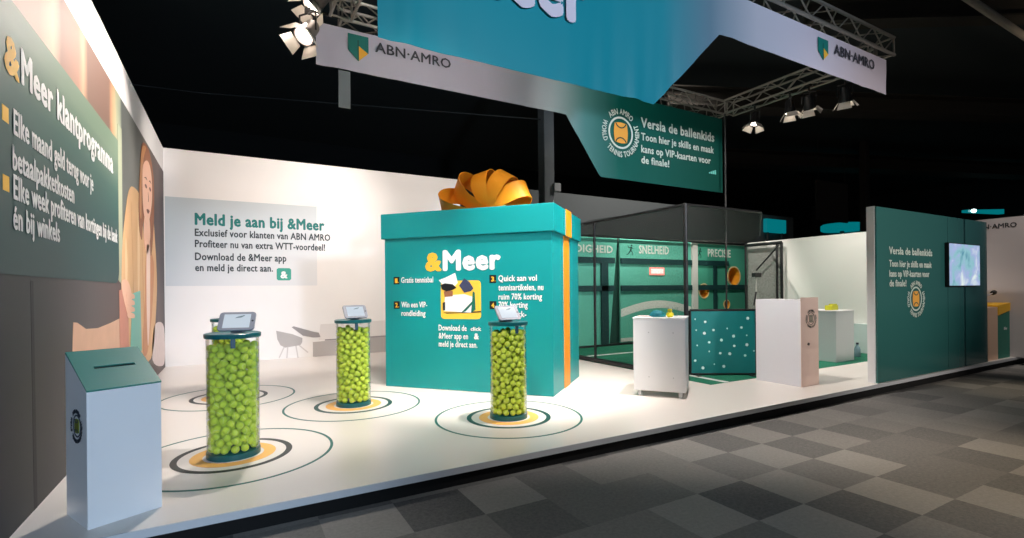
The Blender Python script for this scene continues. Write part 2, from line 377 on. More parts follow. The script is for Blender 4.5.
def wall_poly(pts, d, name, m, parent=Mrl, smooth=True, t=0.002):
    if smooth:
        P = []; k = len(pts)
        for i in range(k):
            p0, p1, p2, p3 = [Vector(pts[(i + j - 1) % k]) for j in range(4)]
            for s_ in range(4):
                q = s_ / 4
                P.append(tuple(0.5 * ((2 * p1) + (p2 - p0) * q + (2 * p0 - 5 * p1 + 4 * p2 - p3) * q * q + (3 * p1 - p0 - 3 * p2 + p3) * q ** 3)))
        pts = P
    return MB().prism(pts, (d, 0, 0), Y, Z, X, t).build(name, m, parent)
sofa = wall_poly([(PF, 0), (7.6, 0), (7.6, 0.6), (7.35, 1.52), (7.1, 1.58), (4.5, 1.56), (PF, 1.53)], 0.004, 'printed_sofa', ramp_mat('mural_sofa', 'Y', [(3.6, (44, 48, 54)), (4.3, (52, 54, 58)), (6, (84, 78, 80)), (7.6, (96, 78, 76))], 0.6, noise=0.3, nscale=1.5), smooth=False)
MB().prism([(4.36, 0), (4.42, 0), (4.38, 1.5), (4.33, 1.5)], (0.006, 0, 0), Y, Z, X, 0.001).build('sofa_seam', mat('mural_seam', (42, 42, 46), 0.7), sofa)
wall_poly([(5.30, 1.18), (5.42, 1.17), (5.70, 1.10), (6.15, 1.08), (6.73, 1.10), (7.27, 1.13), (7.3, 0.75), (6.2, 0.80), (5.4, 0.86), (5.27, 0.95)], 0.0065, 'printed_cushion', mat('mural_cushion', (206, 164, 140), 0.6, vary=0.12, vscale=4), smooth=False)
per = wall_poly([(7.85, 2.71), (8.29, 2.83), (8.78, 2.75), (9.02, 2.26), (9.30, 2.07), (9.62, 2.32), (9.98, 2.70), (10.19, 2.39), (10.40, 1.81), (10.37, 1.30), (9.84, 0.45), (8.92, 0.4), (8.58, 0.5), (7.62, 0.55), (7.34, 1.34), (7.36, 1.81), (7.50, 2.20)], 0.0065, 'printed_person', mat('mural_cardigan', (222, 176, 128), 0.6, vary=0.10, vscale=3))
part_label(per, 'printed person in a beige cardigan holding a teal pouch')
wall_poly([(8.92, 3.58), (9.40, 3.68), (9.81, 3.59), (10.14, 3.33), (10.16, 2.88), (10.02, 2.41), (9.72, 2.00), (9.42, 2.47), (9.33, 2.61), (8.94, 2.41), (8.84, 2.18), (8.59, 2.37), (8.61, 2.79), (8.72, 3.16)], 0.009, 'hair', mat('mural_hair', (150, 92, 58), 0.6, vary=0.2, vscale=5), per)
wall_poly([(9.13, 2.6), (9.53, 2.62), (9.66, 2.3), (9.32, 2.02), (9.0, 2.23)], 0.0105, 'neck', mat('mural_skin', (236, 186, 160), 0.6), per)
fc = wall_poly([(8.99, 3.29), (9.45, 3.46), (9.80, 3.36), (9.90, 3.06), (9.78, 2.78), (9.45, 2.49), (9.18, 2.48), (8.97, 2.66), (8.90, 2.94)], 0.012, 'face', MATS['mural_skin'], per)
mk = mat('mural_face_dark', (110, 62, 48), 0.6)
for nm, pts in (('eye', [(9.12, 3.03), (9.24, 3.06), (9.34, 3.03), (9.24, 3.0)]), ('eye', [(9.56, 3.06), (9.67, 3.09), (9.77, 3.06), (9.67, 3.03)]), ('eyebrow', [(9.08, 3.13), (9.25, 3.17), (9.36, 3.14), (9.25, 3.145)]), ('eyebrow', [(9.55, 3.16), (9.66, 3.2), (9.8, 3.17), (9.66, 3.175)]), ('nose', [(9.45, 2.98), (9.5, 2.86), (9.42, 2.82), (9.46, 2.85)]), ('mouth', [(9.28, 2.68), (9.42, 2.71), (9.58, 2.70), (9.42, 2.64)])):
    wall_poly(pts, 0.0145, nm, mk, per, True, 0.001)
wall_poly([(9.28, 2.1), (9.5, 2.16), (9.62, 2.25), (9.6, 1.6), (9.5, 0.9), (9.3, 0.62), (9.22, 1.3)], 0.0105, 'shirt', mat('mural_shirt', (236, 206, 192), 0.6), per)
for fx, m_ in (((8.0, 2.6, 8.15, 1.0), 'mural_fold_dark'), ((8.55, 2.6, 8.5, 1.2), 'mural_fold_light'), ((8.85, 2.2, 8.95, 1.0), 'mural_fold_dark'), ((7.62, 2.1, 7.6, 1.4), 'mural_fold_light')):
    wall_poly([(fx[0], fx[1]), (fx[0] + 0.1, (fx[1] + fx[3]) / 2), (fx[2], fx[3]), (fx[2] - 0.06, (fx[1] + fx[3]) / 2)], 0.0088, 'fold', mat(m_, (206, 156, 110) if 'dark' in m_ else (236, 200, 156), 0.6), per, True, 0.001)
wall_poly([(8.72, 3.2), (8.95, 3.55), (9.3, 3.62), (9.05, 3.4), (8.86, 3.0), (8.8, 2.5), (8.66, 2.6)], 0.0112, 'hair_strand', mat('mural_hair_light', (196, 136, 86), 0.6), per, True, 0.001)
wall_poly([(7.17, 1.45), (7.72, 1.48), (7.75, 0.5), (7.20, 0.5)], 0.009, 'trousers', mat('mural_pink', (196, 130, 112), 0.6, vary=0.1), per, False)
wall_poly([(9.30, 2.07), (10.04, 1.93), (9.89, 1.30), (9.52, 0.76), (9.21, 0.50), (8.84, 0.60), (9.06, 1.31)], 0.009, 'sleeve', mat('mural_sleeve', (206, 142, 100), 0.6, vary=0.1), per)
wall_poly([(7.29, 1.54), (7.73, 1.56), (7.99, 1.33), (7.77, 1.13), (7.52, 1.26)], 0.011, 'hand', MATS['mural_skin'], per)
wall_poly([(8.00, 1.41), (8.62, 1.45), (8.71, 0.6), (7.82, 0.66)], 0.0125, 'pouch', mat('mural_pouch', (110, 190, 176), 0.5), per, False)
for k in range(4):
    wall_poly([(7.62 + 0.02 * k, 1.42 - 0.08 * k), (8.1, 1.40 - 0.085 * k), (8.12, 1.345 - 0.085 * k), (7.62 + 0.02 * k, 1.355 - 0.08 * k)], 0.0145, 'finger', MATS['mural_skin'], per, True, 0.001)
wall_poly([(9.97, 0.81), (10.60, 0.91), (11.37, 0.76), (11.45, 0.15), (10.81, 0.11), (9.82, 0.34)], 0.0065, 'printed_pillow', mat('mural_pillow', (222, 206, 204), 0.6, vary=0.1))
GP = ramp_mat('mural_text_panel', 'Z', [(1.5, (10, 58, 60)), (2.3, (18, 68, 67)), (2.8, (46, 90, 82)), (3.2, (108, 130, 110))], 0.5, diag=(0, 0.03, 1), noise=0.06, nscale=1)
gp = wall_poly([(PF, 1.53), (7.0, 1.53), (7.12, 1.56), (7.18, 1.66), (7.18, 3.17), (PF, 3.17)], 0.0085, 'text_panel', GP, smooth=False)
LZ = 0.0115
def wl(body, y, z, w, cap, m=M_lettW, bold=0.03):
    lettering(body, (LZ, y, z), Y, Z, w, cap, m, gp, bold, n=X, lift=0.001)
wl('&', 3.91, 2.72, 0.24, 0.24, M_yel, 0.05); wl('Meer klantprogramma', 4.17, 2.73, 2.7, 0.235, bold=0.04)
wl('Elke maand geld terug voor je', 4.04, 2.375, 1.94, 0.16); wl('betaalpakketkosten', 4.02, 2.16, 1.31, 0.155)
wl('Elke week profiteren van kortingen bij de bank', 4.03, 1.985, 3.04, 0.155); wl('én bij winkels', 4.02, 1.805, 0.91, 0.15)
for z in (2.41, 2.01):
    MB().box((LZ - 0.001, 3.885, z), (LZ + 0.001, 3.975, z + 0.09)).build('bullet', M_yel, gp)
wall_poly([(7.2, 1.55), (7.42, 1.55), (7.42, 3.37), (7.2, 3.37)], 0.0055, 'printed_window_frame', mat('mural_window_frame', (170, 176, 150), 0.6), smooth=False)

# ------------------------------------------------------------------ back wall print
Wp = thing('wall_graphic', 'printed invitation graphic on the white back wall with pale lounge furniture', 'wall graphic', (0, BY, 0))
def bpoly(pts, d, name, m, parent=Wp, t=0.002):
    return MB().prism(pts, (0, -d, 0), X, Z, -Y, t).build(name, m, parent)
M_gb = ramp_mat('pale_print', 'Z', [(1.5, (222, 222, 224)), (2.6, (200, 206, 210)), (3.3, (190, 198, 202))], 0.6, diag=(-0.45, 0, 1))
bpoly([(-1.13, 1.55), (1.6, 1.55), (1.6, 3.27), (-1.13, 3.27)], 0.001, 'printed_window', M_gb)
MM2 = M_lettG
def bl(body, x, z, w, cap, m, bold=0.03): lettering(body, (x, -0.004, z), X, Z, w, cap, m, Wp, bold, n=-Y, lift=0.001)
bl('Meld je aan bij &Meer', -0.65, 2.76, 2.41, 0.245, M_lettG, 0.045)
bl('Exclusief voor klanten van ABN AMRO', -0.65, 2.535, 2.53, 0.15, M_lettD); bl('Profiteer nu van extra WTT-voordeel!', -0.65, 2.315, 2.42, 0.15, M_lettD)
bl('Download de &Meer app', -0.65, 2.06, 1.64, 0.155, M_lettD); bl('en meld je direct aan.', -0.65, 1.845, 1.38, 0.15, M_lettD)
ic = bpoly([(0.80, 1.69), (0.83, 1.66), (1.05, 1.66), (1.08, 1.69), (1.08, 1.89), (1.05, 1.92), (0.83, 1.92), (0.80, 1.89)], 0.003, 'app_icon', mat('icon_green', (60, 160, 140), 0.6))
lettering('&', (0.87, -0.006, 1.71), X, Z, 0.14, 0.16, M_lettW, ic, 0.05, n=-Y)
g1 = mat('print_grey', (178, 172, 170), 0.6); g2 = mat('print_light', (206, 200, 198), 0.6); g3 = mat('print_dark', (150, 145, 146), 0.6)
ch = bpoly([(0.78, 0.60), (0.80, 0.42), (0.86, 0.29), (0.95, 0.235), (1.25, 0.27), (1.285, 0.33), (1.29, 0.42), (1.1, 0.51)], 0.003, 'printed_chair', g1)
for a, b in (((0.93, 0.25), (0.83, 0.02)), ((1.0, 0.25), (0.98, 0.01)), ((1.16, 0.26), (1.2, 0.0)), ((1.22, 0.27), (1.4, 0.1))):
    d = Vector((b[0] - a[0], b[1] - a[1])).normalized(); nn = Vector((-d.y, d.x)) * 0.012
    bpoly([(a[0] - nn.x, a[1] - nn.y), (b[0] - nn.x, b[1] - nn.y), (b[0] + nn.x, b[1] + nn.y), (a[0] + nn.x, a[1] + nn.y)], 0.005, 'printed_leg', g2, ch)
bpoly([(1.08, 0.66), (1.12, 0.68), (1.5, 0.55), (1.62, 0.52), (1.66, 0.42), (1.5, 0.42), (1.3, 0.47)], 0.0065, 'printed_armrest', g3, ch)
sf = bpoly([(1.5, -0.0), (3.4, -0.0), (3.4, 0.36), (1.5, 0.32)], 0.003, 'printed_sofa', g1)
bpoly([(1.62, 0.36), (3.4, 0.38), (3.4, 0.74), (1.66, 0.70)], 0.003, 'printed_backrest', mat('print_pale', (220, 214, 212), 0.6), sf)
bpoly([(1.75, 0.335), (3.4, 0.355), (3.4, 0.385), (1.75, 0.365)], 0.006, 'printed_edge', g3, sf)

# ------------------------------------------------------------------ ballot box
def ballot_box():
    A = Vector((-0.768, 3.825, 0)); u = Vector((0.363, 0.139, 0)); w = u.length; u.normalize()
    rz = math.radians(26.5); d = 0.39; h0, h1 = 0.828, 1.035
    t = thing('ballot_box', 'white ballot box with sloping teal lid and slot at the front left corner', 'ballot box', A, rz)
    m = MB(); m.prism([(0, 0), (d, 0), (d, h1 - 0.006), (0, h0 - 0.006)], (0, 0, 0), Y, Z, X, w)
    m.build('body', M_white2, t, bevel=0.004)
    sl = Vector((0, d, h1 - h0)); ln = sl.length; sl.normalize(); nn = X.cross(sl)
    o = Vector((0, 0, h0 - 0.006))
    # lid as four strips around the slot opening
    m = MB(); sx0, sx1, sy0, sy1 = w * 0.24, w * 0.80, ln * 0.50, ln * 0.56
    for (a, b, c2, e) in ((0, sx0, 0, ln), (sx1, w, 0, ln), (sx0, sx1, 0, sy0), (sx0, sx1, sy1, ln)):
        m.prism([(a, c2), (b, c2), (b, e), (a, e)], o, X, sl, nn, 0.012)
    m.build('lid', mat('teal_lid', (30, 128, 118), 0.45), t)
    m = MB(); m.prism([(sx0, sy0), (sx1, sy0), (sx1, sy1), (sx0, sy1)], o + nn * 0.001, X, sl, nn, 0.002); m.build('slot', mat('slot_black', (8, 10, 10), 0.8), t)
    emblem((-0.0015, d * 0.42, 0.60), -Y, Z, 0.105, mat('badge_dark', (52, 60, 74), 0.6), mat('badge_olive', (110, 120, 40), 0.6), t, mat('badge_dark', (52, 60, 74)))
ballot_box()

# ------------------------------------------------------------------ ball cylinders
R_T, H_T = 0.205, 1.02
def tube_material():
    m = bpy.data.materials.new('clear_acrylic'); m.use_nodes = True; nt = m.node_tree; nt.nodes.remove(nt.nodes['Principled BSDF'])
    tr = nt.nodes.new('ShaderNodeBsdfTransparent'); tr.inputs[0].default_value = (0.975, 0.99, 0.985, 1)
    gl = nt.nodes.new('ShaderNodeBsdfGlossy'); gl.inputs['Roughness'].default_value = 0.08
    fr = nt.nodes.new('ShaderNodeLayerWeight'); fr.inputs[0].default_value = 0.12
    k = nt.nodes.new('ShaderNodeMath'); k.operation = 'MULTIPLY'; k.inputs[1].default_value = 0.45; nt.links.new(fr.outputs['Fresnel'], k.inputs[0])
    mx = nt.nodes.new('ShaderNodeMixShader'); nt.links.new(k.outputs[0], mx.inputs[0]); nt.links.new(tr.outputs[0], mx.inputs[1]); nt.links.new(gl.outputs[0], mx.inputs[2])
    nt.links.new(mx.outputs[0], nt.nodes['Material Output'].inputs[0]); return m
M_tube = tube_material()
def ball_material(seam):
    m = bpy.data.materials.new('tennis_felt_seamed' if seam else 'tennis_felt'); m.use_nodes = True; nt = m.node_tree; b = nt.nodes['Principled BSDF']
    b.inputs['Roughness'].default_value = 0.9; b.inputs['Base Color'].default_value = (*lin((208, 224, 82)), 1); b.inputs['Specular IOR Level'].default_value = 0.1
    b.inputs['Sheen Weight'].default_value = 0.15
    tc = nt.nodes.new('ShaderNodeTexCoord')
    n = nt.nodes.new('ShaderNodeTexNoise'); n.inputs['Scale'].default_value = 220; nt.links.new(tc.outputs['Object'], n.inputs['Vector'])
    bp = nt.nodes.new('ShaderNodeBump'); bp.inputs['Strength'].default_value = 0.3; bp.inputs['Distance'].default_value = 0.003
    nt.links.new(n.outputs['Fac'], bp.inputs['Height']); nt.links.new(bp.outputs[0], b.inputs['Normal'])
    if seam:
        sp = nt.nodes.new('ShaderNodeSeparateXYZ'); sc = nt.nodes.new('ShaderNodeVectorMath'); sc.operation = 'SCALE'; sc.inputs['Scale'].default_value = 1 / 0.0333
        nt.links.new(tc.outputs['Object'], sc.inputs[0]); nt.links.new(sc.outputs[0], sp.inputs[0])
        def mth(op, a, b2):
            q = nt.nodes.new('ShaderNodeMath'); q.operation = op
            for i, x in enumerate((a, b2)):
                if isinstance(x, (int, float)): q.inputs[i].default_value = x
                elif x is not None: nt.links.new(x, q.inputs[i])
            return q.outputs[0]
        f = mth('SUBTRACT', mth('MULTIPLY', sp.outputs[0], sp.outputs[0]), mth('MULTIPLY', sp.outputs[1], sp.outputs[1]))
        f = mth('ABSOLUTE', mth('SUBTRACT', sp.outputs[2], mth('MULTIPLY', f, 0.95)), None)
        f = mth('LESS_THAN', f, 0.07)
        mx = nt.nodes.new('ShaderNodeMix'); mx.data_type = 'RGBA'; mx.inputs[6].default_value = (*lin((208, 224, 82)), 1); mx.inputs[7].default_value = (*lin((226, 232, 170)), 1)
        nt.links.new(f, mx.inputs[0]); nt.links.new(mx.outputs[2], b.inputs['Base Color'])
    return m
BR = 0.0333
def pack(seed, rin, h):
    rng = np.random.default_rng(seed); P = np.zeros((0, 3)); z0 = 0.052
    while len(P) < 620:
        k = 90; a = rng.uniform(0, 2 * PI, k); lim = rin - BR
        r = lim * np.sqrt(rng.uniform(0, 1, k)); r[:45] = lim
        xy = np.stack([r * np.cos(a), r * np.sin(a)], 1)
        if len(P):
            d2 = ((xy[:, None, :] - P[None, :, :2]) ** 2).sum(2)
            zz = np.where(d2 < (2 * BR) ** 2, P[None, :, 2] + np.sqrt(np.maximum((2 * BR) ** 2 - d2, 0)), -1).max(1)
            zz = np.maximum(zz, z0 + BR)
        else: zz = np.full(k, z0 + BR)
        i = zz.argmin()
        if zz[i] > h - BR: break
        P = np.vstack([P, [xy[i, 0], xy[i, 1], zz[i]]])
    return P

def floor_rings(cx, cy, label, gcol):
    t = thing('floor_ring_decal', label, 'floor decal', (cx, cy, 0), 0, 'ring decals on the stand floor')
    MB().annulus(0.79, 0.815, (0, 0, 0.0005), X, Y, Z, 0.0015, 96).build('outer_ring', mat('decal_green', (16, 104, 96), 0.5), t)
    MB().annulus(0.415, 0.465, (0, 0, 0.0005), X, Y, Z, 0.0015, 96).build('inner_ring', gcol, t)
    MB().annulus(0.235, 0.33, (0, 0, 0.0005), X, Y, Z, 0.0015, 72).build('yellow_ring', mat('decal_yellow', (244, 186, 96), 0.5), t)

def tablet(cx, cy, rz, label):
    z = 1.062
    t = thing('tablet', label, 'tablet', (cx, cy, z), rz, 'tablets on the ball cylinders')
    tilt = math.radians(52); up = Vector((0, math.cos(tilt), math.sin(tilt))); n = Vector((0, -math.sin(tilt), math.cos(tilt)))
    w, h, rc = 0.29, 0.195, 0.03
    def rrect(w, h, r):
        P = []
        for (sx, sy, a0) in ((1, -1, -90), (1, 1, 0), (-1, 1, 90), (-1, -1, 180)):
            for i in range(6):
                a = math.radians(a0 + 90 * i / 5); P.append((sx * (w / 2 - r) + r * math.cos(a), sy * (h / 2 - r) + r * math.sin(a)))
        return P
    c0 = Vector((0, -0.04, 0.012)) + up * (h / 2)
    MB().prism(rrect(w, h, rc), c0, X, up, n, 0.018).build('case', mat('tablet_case', (138, 140, 150), 0.4), t, bevel=0.003)
    s = MB().prism(rrect(w * 0.73, h * 0.74, 0.004), c0 + n * 0.0182, X, up, n, 0.001).build('screen', mat('tablet_screen', (60, 66, 72), 0.2, emit=(225, 238, 250), estr=0.7), t)
    MB().prism([(-0.02, 0.03), (0.03, 0.035), (0.06, 0.055), (0.05, 0.06), (0.0, 0.045)], c0 + n * 0.0194, X, up, n, 0.0006).build('screen_picture', mat('screen_mark', (110, 130, 140), 0.5), s)
    MB().lathe([(0, 0), (0.009, 0), (0.009, 0.002), (0, 0.002)], Matrix.Translation(c0 + n * 0.018 + X * (w * 0.43)) @ n.to_track_quat('Z', 'Y').to_matrix().to_4x4(), 16).build('button', mat('button_dark', (50, 52, 58), 0.4), t)
    MB().prism([(-0.015, 0), (0.13, 0), (0.12, 0.01), (0.07, 0.13), (0.05, 0.12)], (-0.045, 0, 0), Y, Z, X, 0.09).build('stand', mat('stand_grey', (90, 98, 110), 0.4), t, bevel=0.002)

CYL = [(-0.006, 4.975, 'nearest the ballot box'), (1.302, 6.385, 'standing left of the big gift box'), (2.66, 4.84, 'standing in front of the big gift box'), (-0.055, 7.75, 'mostly hidden behind the left cylinder')]
cand = []; others = []
for i, (cx, cy, wh) in enumerate(CYL):
    t = thing('ball_cylinder', 'clear cylinder of tennis balls with teal lid, ' + wh, 'display cylinder', (cx, cy, 0.002), 0, 'tennis ball cylinders')
    MB().lathe([(0, 0.012), (0.18, 0.012), (0.18, 0), (R_T + 0.004, 0), (R_T + 0.004, 0.045), (R_T - 0.006, 0.05), (0, 0.05)], None, 64).build('base', M_tealL, t, smooth=True)
    MB().lathe([(R_T, 0.046), (R_T, H_T), (R_T - 0.004, H_T), (R_T - 0.004, 0.046)], None, 64, close=True).build('tube', M_tube, t, smooth=True)
    MB().lathe([(0, H_T), (R_T + 0.012, H_T), (R_T + 0.016, H_T + 0.012), (R_T + 0.016, H_T + 0.036), (R_T + 0.008, H_T + 0.04), (R_T - 0.004, H_T + 0.036), (0, H_T + 0.036)], None, 64).build('lid', M_tealL, t, smooth=True)
    br = MB().box((-0.018, -R_T + 0.004, 0.94), (0.018, -R_T + 0.012, H_T)).box((-0.01, -R_T + 0.012, 0.96), (0.01, -R_T + 0.03, H_T)).build('cable_clip', mat('clip_blue', (40, 78, 98), 0.4), t)
    gcol = mat('decal_charcoal', (44, 50, 50), 0.5) if i in (0, 3) else mat('decal_dark_green', (10, 70, 66), 0.5)
    floor_rings(cx, cy, ['concentric ring decal on the floor around the cylinder nearest the ballot box', 'concentric ring decal on the floor around the cylinder left of the gift box', 'concentric ring decal on the floor around the cylinder before the gift box', 'concentric ring decal on the floor around the hidden rear cylinder'][i], gcol)
    if i < 3: tablet(cx + (0.03 if i != 2 else 0.0), cy - 0.01, math.radians((-14, 6, 4, 0)[i]), ['tablet on the lid of the cylinder nearest the ballot box', 'tablet on the lid of the cylinder left of the gift box', 'tablet on the lid of the cylinder before the gift box', 'tablet on the lid of the hidden rear cylinder'][i])
    P = pack(11 + i, R_T - 0.005, 0.99)
    vd = Vector((-cx, -cy)).normalized()
    for p in P:
        r = math.hypot(p[0], p[1])
        if r < 0.06: continue
        front = (p[0] * vd.x + p[1] * vd.y)
        w_ = Vector((cx + p[0], cy + p[1], p[2]))
        if i < 3 and r > 0.13 and front > 0.02: cand.append(((w_ - Vector((0, 0, CAM_Z))).length, w_, i))
        else: others.append(w_)
cand.sort(key=lambda q: q[0])
me = bpy.data.meshes.new('tennis_ball'); b_ = bmesh.new(); bmesh.ops.create_icosphere(b_, subdivisions=3, radius=BR)
for f in b_.faces: f.smooth = True
b_.to_mesh(me); b_.free(); me.materials.append(ball_material(True))
rng = random.Random(3)
WHO = ['tennis ball against the front of the cylinder nearest the ballot box', 'tennis ball against the front of the cylinder left of the gift box', 'tennis ball against the front of the cylinder before the gift box']
for k, (d, p, i) in enumerate(cand):
    if k < 300:
        o = bpy.data.objects.new('tennis_ball', me); COL.objects.link(o); o.location = p
        o.rotation_euler = (rng.uniform(0, 6), rng.uniform(0, 6), rng.uniform(0, 6))
        tag(o, WHO[i], 'tennis ball', ('tennis balls in the left cylinder', 'tennis balls in the rear cylinder', 'tennis balls in the right cylinder')[i])
    else: others.append(p)
b_ = bmesh.new(); bmesh.ops.create_icosphere(b_, subdivisions=2, radius=BR); b_.verts.ensure_lookup_table()
bv = np.array([v.co[:] for v in b_.verts]); bf = np.array([[v.index for v in f.verts] for f in b_.faces]); b_.free()
OV = np.array([list(p) for p in others]); nv = len(bv)
V = (OV[:, None, :] + bv[None]).reshape(-1, 3); Fc = (bf[None] + (np.arange(len(OV)) * nv)[:, None, None]).reshape(-1, 3)
me = bpy.data.meshes.new('tennis_balls'); me.from_pydata(V.tolist(), [], Fc.tolist()); me.materials.append(ball_material(False))
me.polygons.foreach_set('use_smooth', [True] * len(me.polygons))
o = bpy.data.objects.new('tennis_balls', me); COL.objects.link(o); tag(o, 'remaining yellow green tennis balls filling the clear cylinders', 'tennis balls'); o['kind'] = 'stuff'

# ------------------------------------------------------------------ gift box
def gift_box():
    Wd, Dp, Hb, Hl = 2.575, 1.6, 2.18, 2.55
    t = thing('gift_box', 'giant teal gift box with orange bow and printed lettering', 'gift box', (3.66 - 2.575 * math.cos(math.radians(49)), 5.43 + 2.575 * math.sin(math.radians(49)), 0), math.radians(-49))
    MB().box((0, 0, 0), (Wd, Dp, Hl - 0.05)).build('box', M_tealP, t, bevel=0.006)
    lid = MB().box((-0.04, -0.04, Hb), (Wd + 0.04, Dp + 0.04, Hl)).build('lid', M_tealP, t, bevel=0.008)
    MB().box((Wd, 0.60, 0.0), (Wd + 0.008, 0.94, Hb)).build('ribbon', M_ribbon, t)
    MB().box((Wd + 0.04, 0.60, Hb - 0.003), (Wd + 0.048, 0.94, Hl + 0.006)).box((-0.046, 0.60, Hl), (Wd + 0.046, 0.94, Hl + 0.006)).build('ribbon', M_ribbon, t)
    # bow
    bow = MB().lathe([(0, 0), (0.13, 0), (0.15, 0.05), (0.12, 0.11), (0, 0.13)], Matrix.Translation((BOWX, BOWY, Hl + 0.006)), 24).build('bow', M_ribbon, t, smooth=True)
    for lean, twist, L, wdt, al, yo in BOW:
        g_ = math.radians(lean); ps = math.radians(twist); al = math.radians(al)
        d = Vector((math.sin(g_), 0, math.cos(g_))); w0 = Vector((math.cos(g_), 0, -math.sin(g_)))
        RT = Matrix.Rotation(ps, 3, d); wv = RT @ w0; ax = RT @ Vector((0, -1, 0))
        m = MB(); rows = []; N = 40
        for side in (1, -1):
            for i in range(N + 1):
                th = -al + 2 * al * i / N; r = (L + side * 0.004) * (0.08 + 0.92 * max(0, math.cos(th / al * PI / 2)) ** 0.6)
                k = 0.45 + 0.55 * min(1, r / (0.7 * L))
                for sg in (-1, 1): rows.append(m.bm.verts.new(Vector((BOWX, BOWY + yo, Hl + 0.04)) + d * (r * math.cos(th)) + wv * (r * math.sin(th)) + ax * (sg * wdt * k / 2)))
        R2 = [(rows[2 * q], rows[2 * q + 1]) for q in range(len(rows) // 2)]
        for i in range(N):
            a, b = R2[i], R2[i + 1]; m.bm.faces.new((a[0], a[1], b[1], b[0]))
            a2, b2 = R2[N + 1 + i], R2[N + 2 + i]; m.bm.faces.new((a2[0], b2[0], b2[1], a2[1]))
            m.bm.faces.new((a[0], b[0], b2[0], a2[0])); m.bm.faces.new((a[1], a2[1], b2[1], b[1]))
        m.build('loop', M_ribbon, bow, smooth=True)
    def tx(body, x, z, w, cap, m=M_lettW, bold=0.03, name='lettering', par=t): return lettering(body, (x, 0, z), X, Z, w, cap, m, par, bold, n=-Y, lift=0.002, name=name)
    tx('&', 0.68, 1.705, 0.27, 0.285, M_yel, 0.06); tx('Meer', 0.965, 1.705, 0.885, 0.305, bold=0.05)
    for k, (bx, bz, lines) in enumerate(((0.15, 1.51, [('Gratis tennisbal', 0.53)]), (0.15, 1.15, [('Win een VIP-', 0.43), ('rondleiding', 0.40)]), (1.68, 1.51, [('Quick aan vol', 0.55), ('tennisartikelen, nu', 0.64), ('ruim 70% korting', 0.62)]), (1.68, 1.15, [('70% korting', 0.42), ('op Quick-', 0.40), ('collectie', 0.36)]))):
        nb = MB().prism([(bx, bz), (bx + 0.1, bz), (bx + 0.1, bz + 0.11), (bx, bz + 0.11)], (0, 0, 0), X, Z, -Y, 0.002).build('number_tile', M_black, t)
        lettering(str(k + 1), (bx + 0.025, -0.002, bz + 0.022), X, Z, 0.045, 0.07, M_yel, nb, 0.04, n=-Y, lift=0.001)
        lettering('.', (bx + 0.078, -0.002, bz + 0.022), X, Z, 0.012, 0.07, M_yel, nb, 0.04, n=-Y, lift=0.001)
        for q, (s, w) in enumerate(lines): tx(s, bx + 0.13, bz + 0.022 - 0.125 * q, w, 0.085, bold=0.022)
    # picture of the goodie bag
    def pp(pts, d, name, m, par): return MB().prism(pts, (0, -d, 0), X, Z, -Y, 0.002).build(name, m, par)
    def rr(x0, z0, x1, z1, r):
        P = []
        for cx_, cz_, a0 in ((x1 - r, z0 + r, -90), (x1 - r, z1 - r, 0), (x0 + r, z1 - r, 90), (x0 + r, z0 + r, 180)):
            for i in range(5): a = math.radians(a0 + 22.5 * i); P.append((cx_ + r * math.cos(a), cz_ + r * math.sin(a)))
        return P
    pic = pp(rr(0.93, 1.01, 1.55, 1.55, 0.05), 0.0, 'goodie_picture', mat('picture_yellow', (250, 200, 70), 0.5), t)
    pp([(0.97, 1.10), (1.46, 1.10), (1.55, 1.125), (1.55, 1.105), (1.02, 1.085)], 0.0025, 'picture_shadow_line', mat('picture_dark', (40, 46, 44), 0.5), pic)
    pp([(0.975, 1.12), (1.40, 1.10), (1.43, 1.32), (1.30, 1.36), (1.0, 1.34)], 0.003, 'picture_bag', mat('picture_white', (232, 236, 236), 0.5), pic)
    pp([(1.40, 1.10), (1.47, 1.14), (1.46, 1.38), (1.43, 1.40)], 0.003, 'picture_bag_side', mat('picture_green', (0, 106, 92), 0.5), pic)
    pp([(1.25, 1.10), (1.32, 1.12), (1.42, 1.26), (1.42, 1.22)], 0.0055, 'picture_stripe', MATS['picture_green'], pic)
    pp([(0.90, 1.56), (1.02, 1.60), (1.16, 1.66), (1.20, 1.52), (1.14, 1.46), (0.96, 1.50)], 0.003, 'picture_cap', MATS['picture_white'], pic)
    pp([(0.93, 1.49), (1.0, 1.515), (1.12, 1.50), (1.18, 1.45), (1.12, 1.42), (1.02, 1.40), (0.95, 1.43)], 0.0055, 'picture_sunglasses', mat('picture_black', (24, 26, 30), 0.4), pic)
    pp([(0.98, 1.40), (1.06, 1.42), (1.12, 1.40), (1.12, 1.33), (0.99, 1.32)], 0.004, 'picture_bottle', mat('picture_brown', (150, 100, 70), 0.5), pic)
    pp([(1.22, 1.48), (1.30, 1.58), (1.38, 1.53), (1.44, 1.44), (1.40, 1.40), (1.30, 1.38)], 0.004, 'picture_towel', mat('picture_navy', (60, 66, 96), 0.5, vary=0.3, vscale=60), pic)
    pp([(0.96, 1.24), (1.0, 1.25), (1.0, 1.13), (0.965, 1.13)], 0.006, 'picture_tag', MATS['picture_dark'], pic)
    for q, (s, w) in enumerate((('Download de', 0.44), ('&Meer app en', 0.46), ('meld je direct aan.', 0.60))): tx(s, 0.89, 0.845 - 0.115 * q, w, 0.085, bold=0.022)
    tx('click', 1.39, 0.85, 0.16, 0.055); tx('&', 1.44, 0.735, 0.075, 0.09, bold=0.05)
BOWX, BOWY = 1.38, 0.75
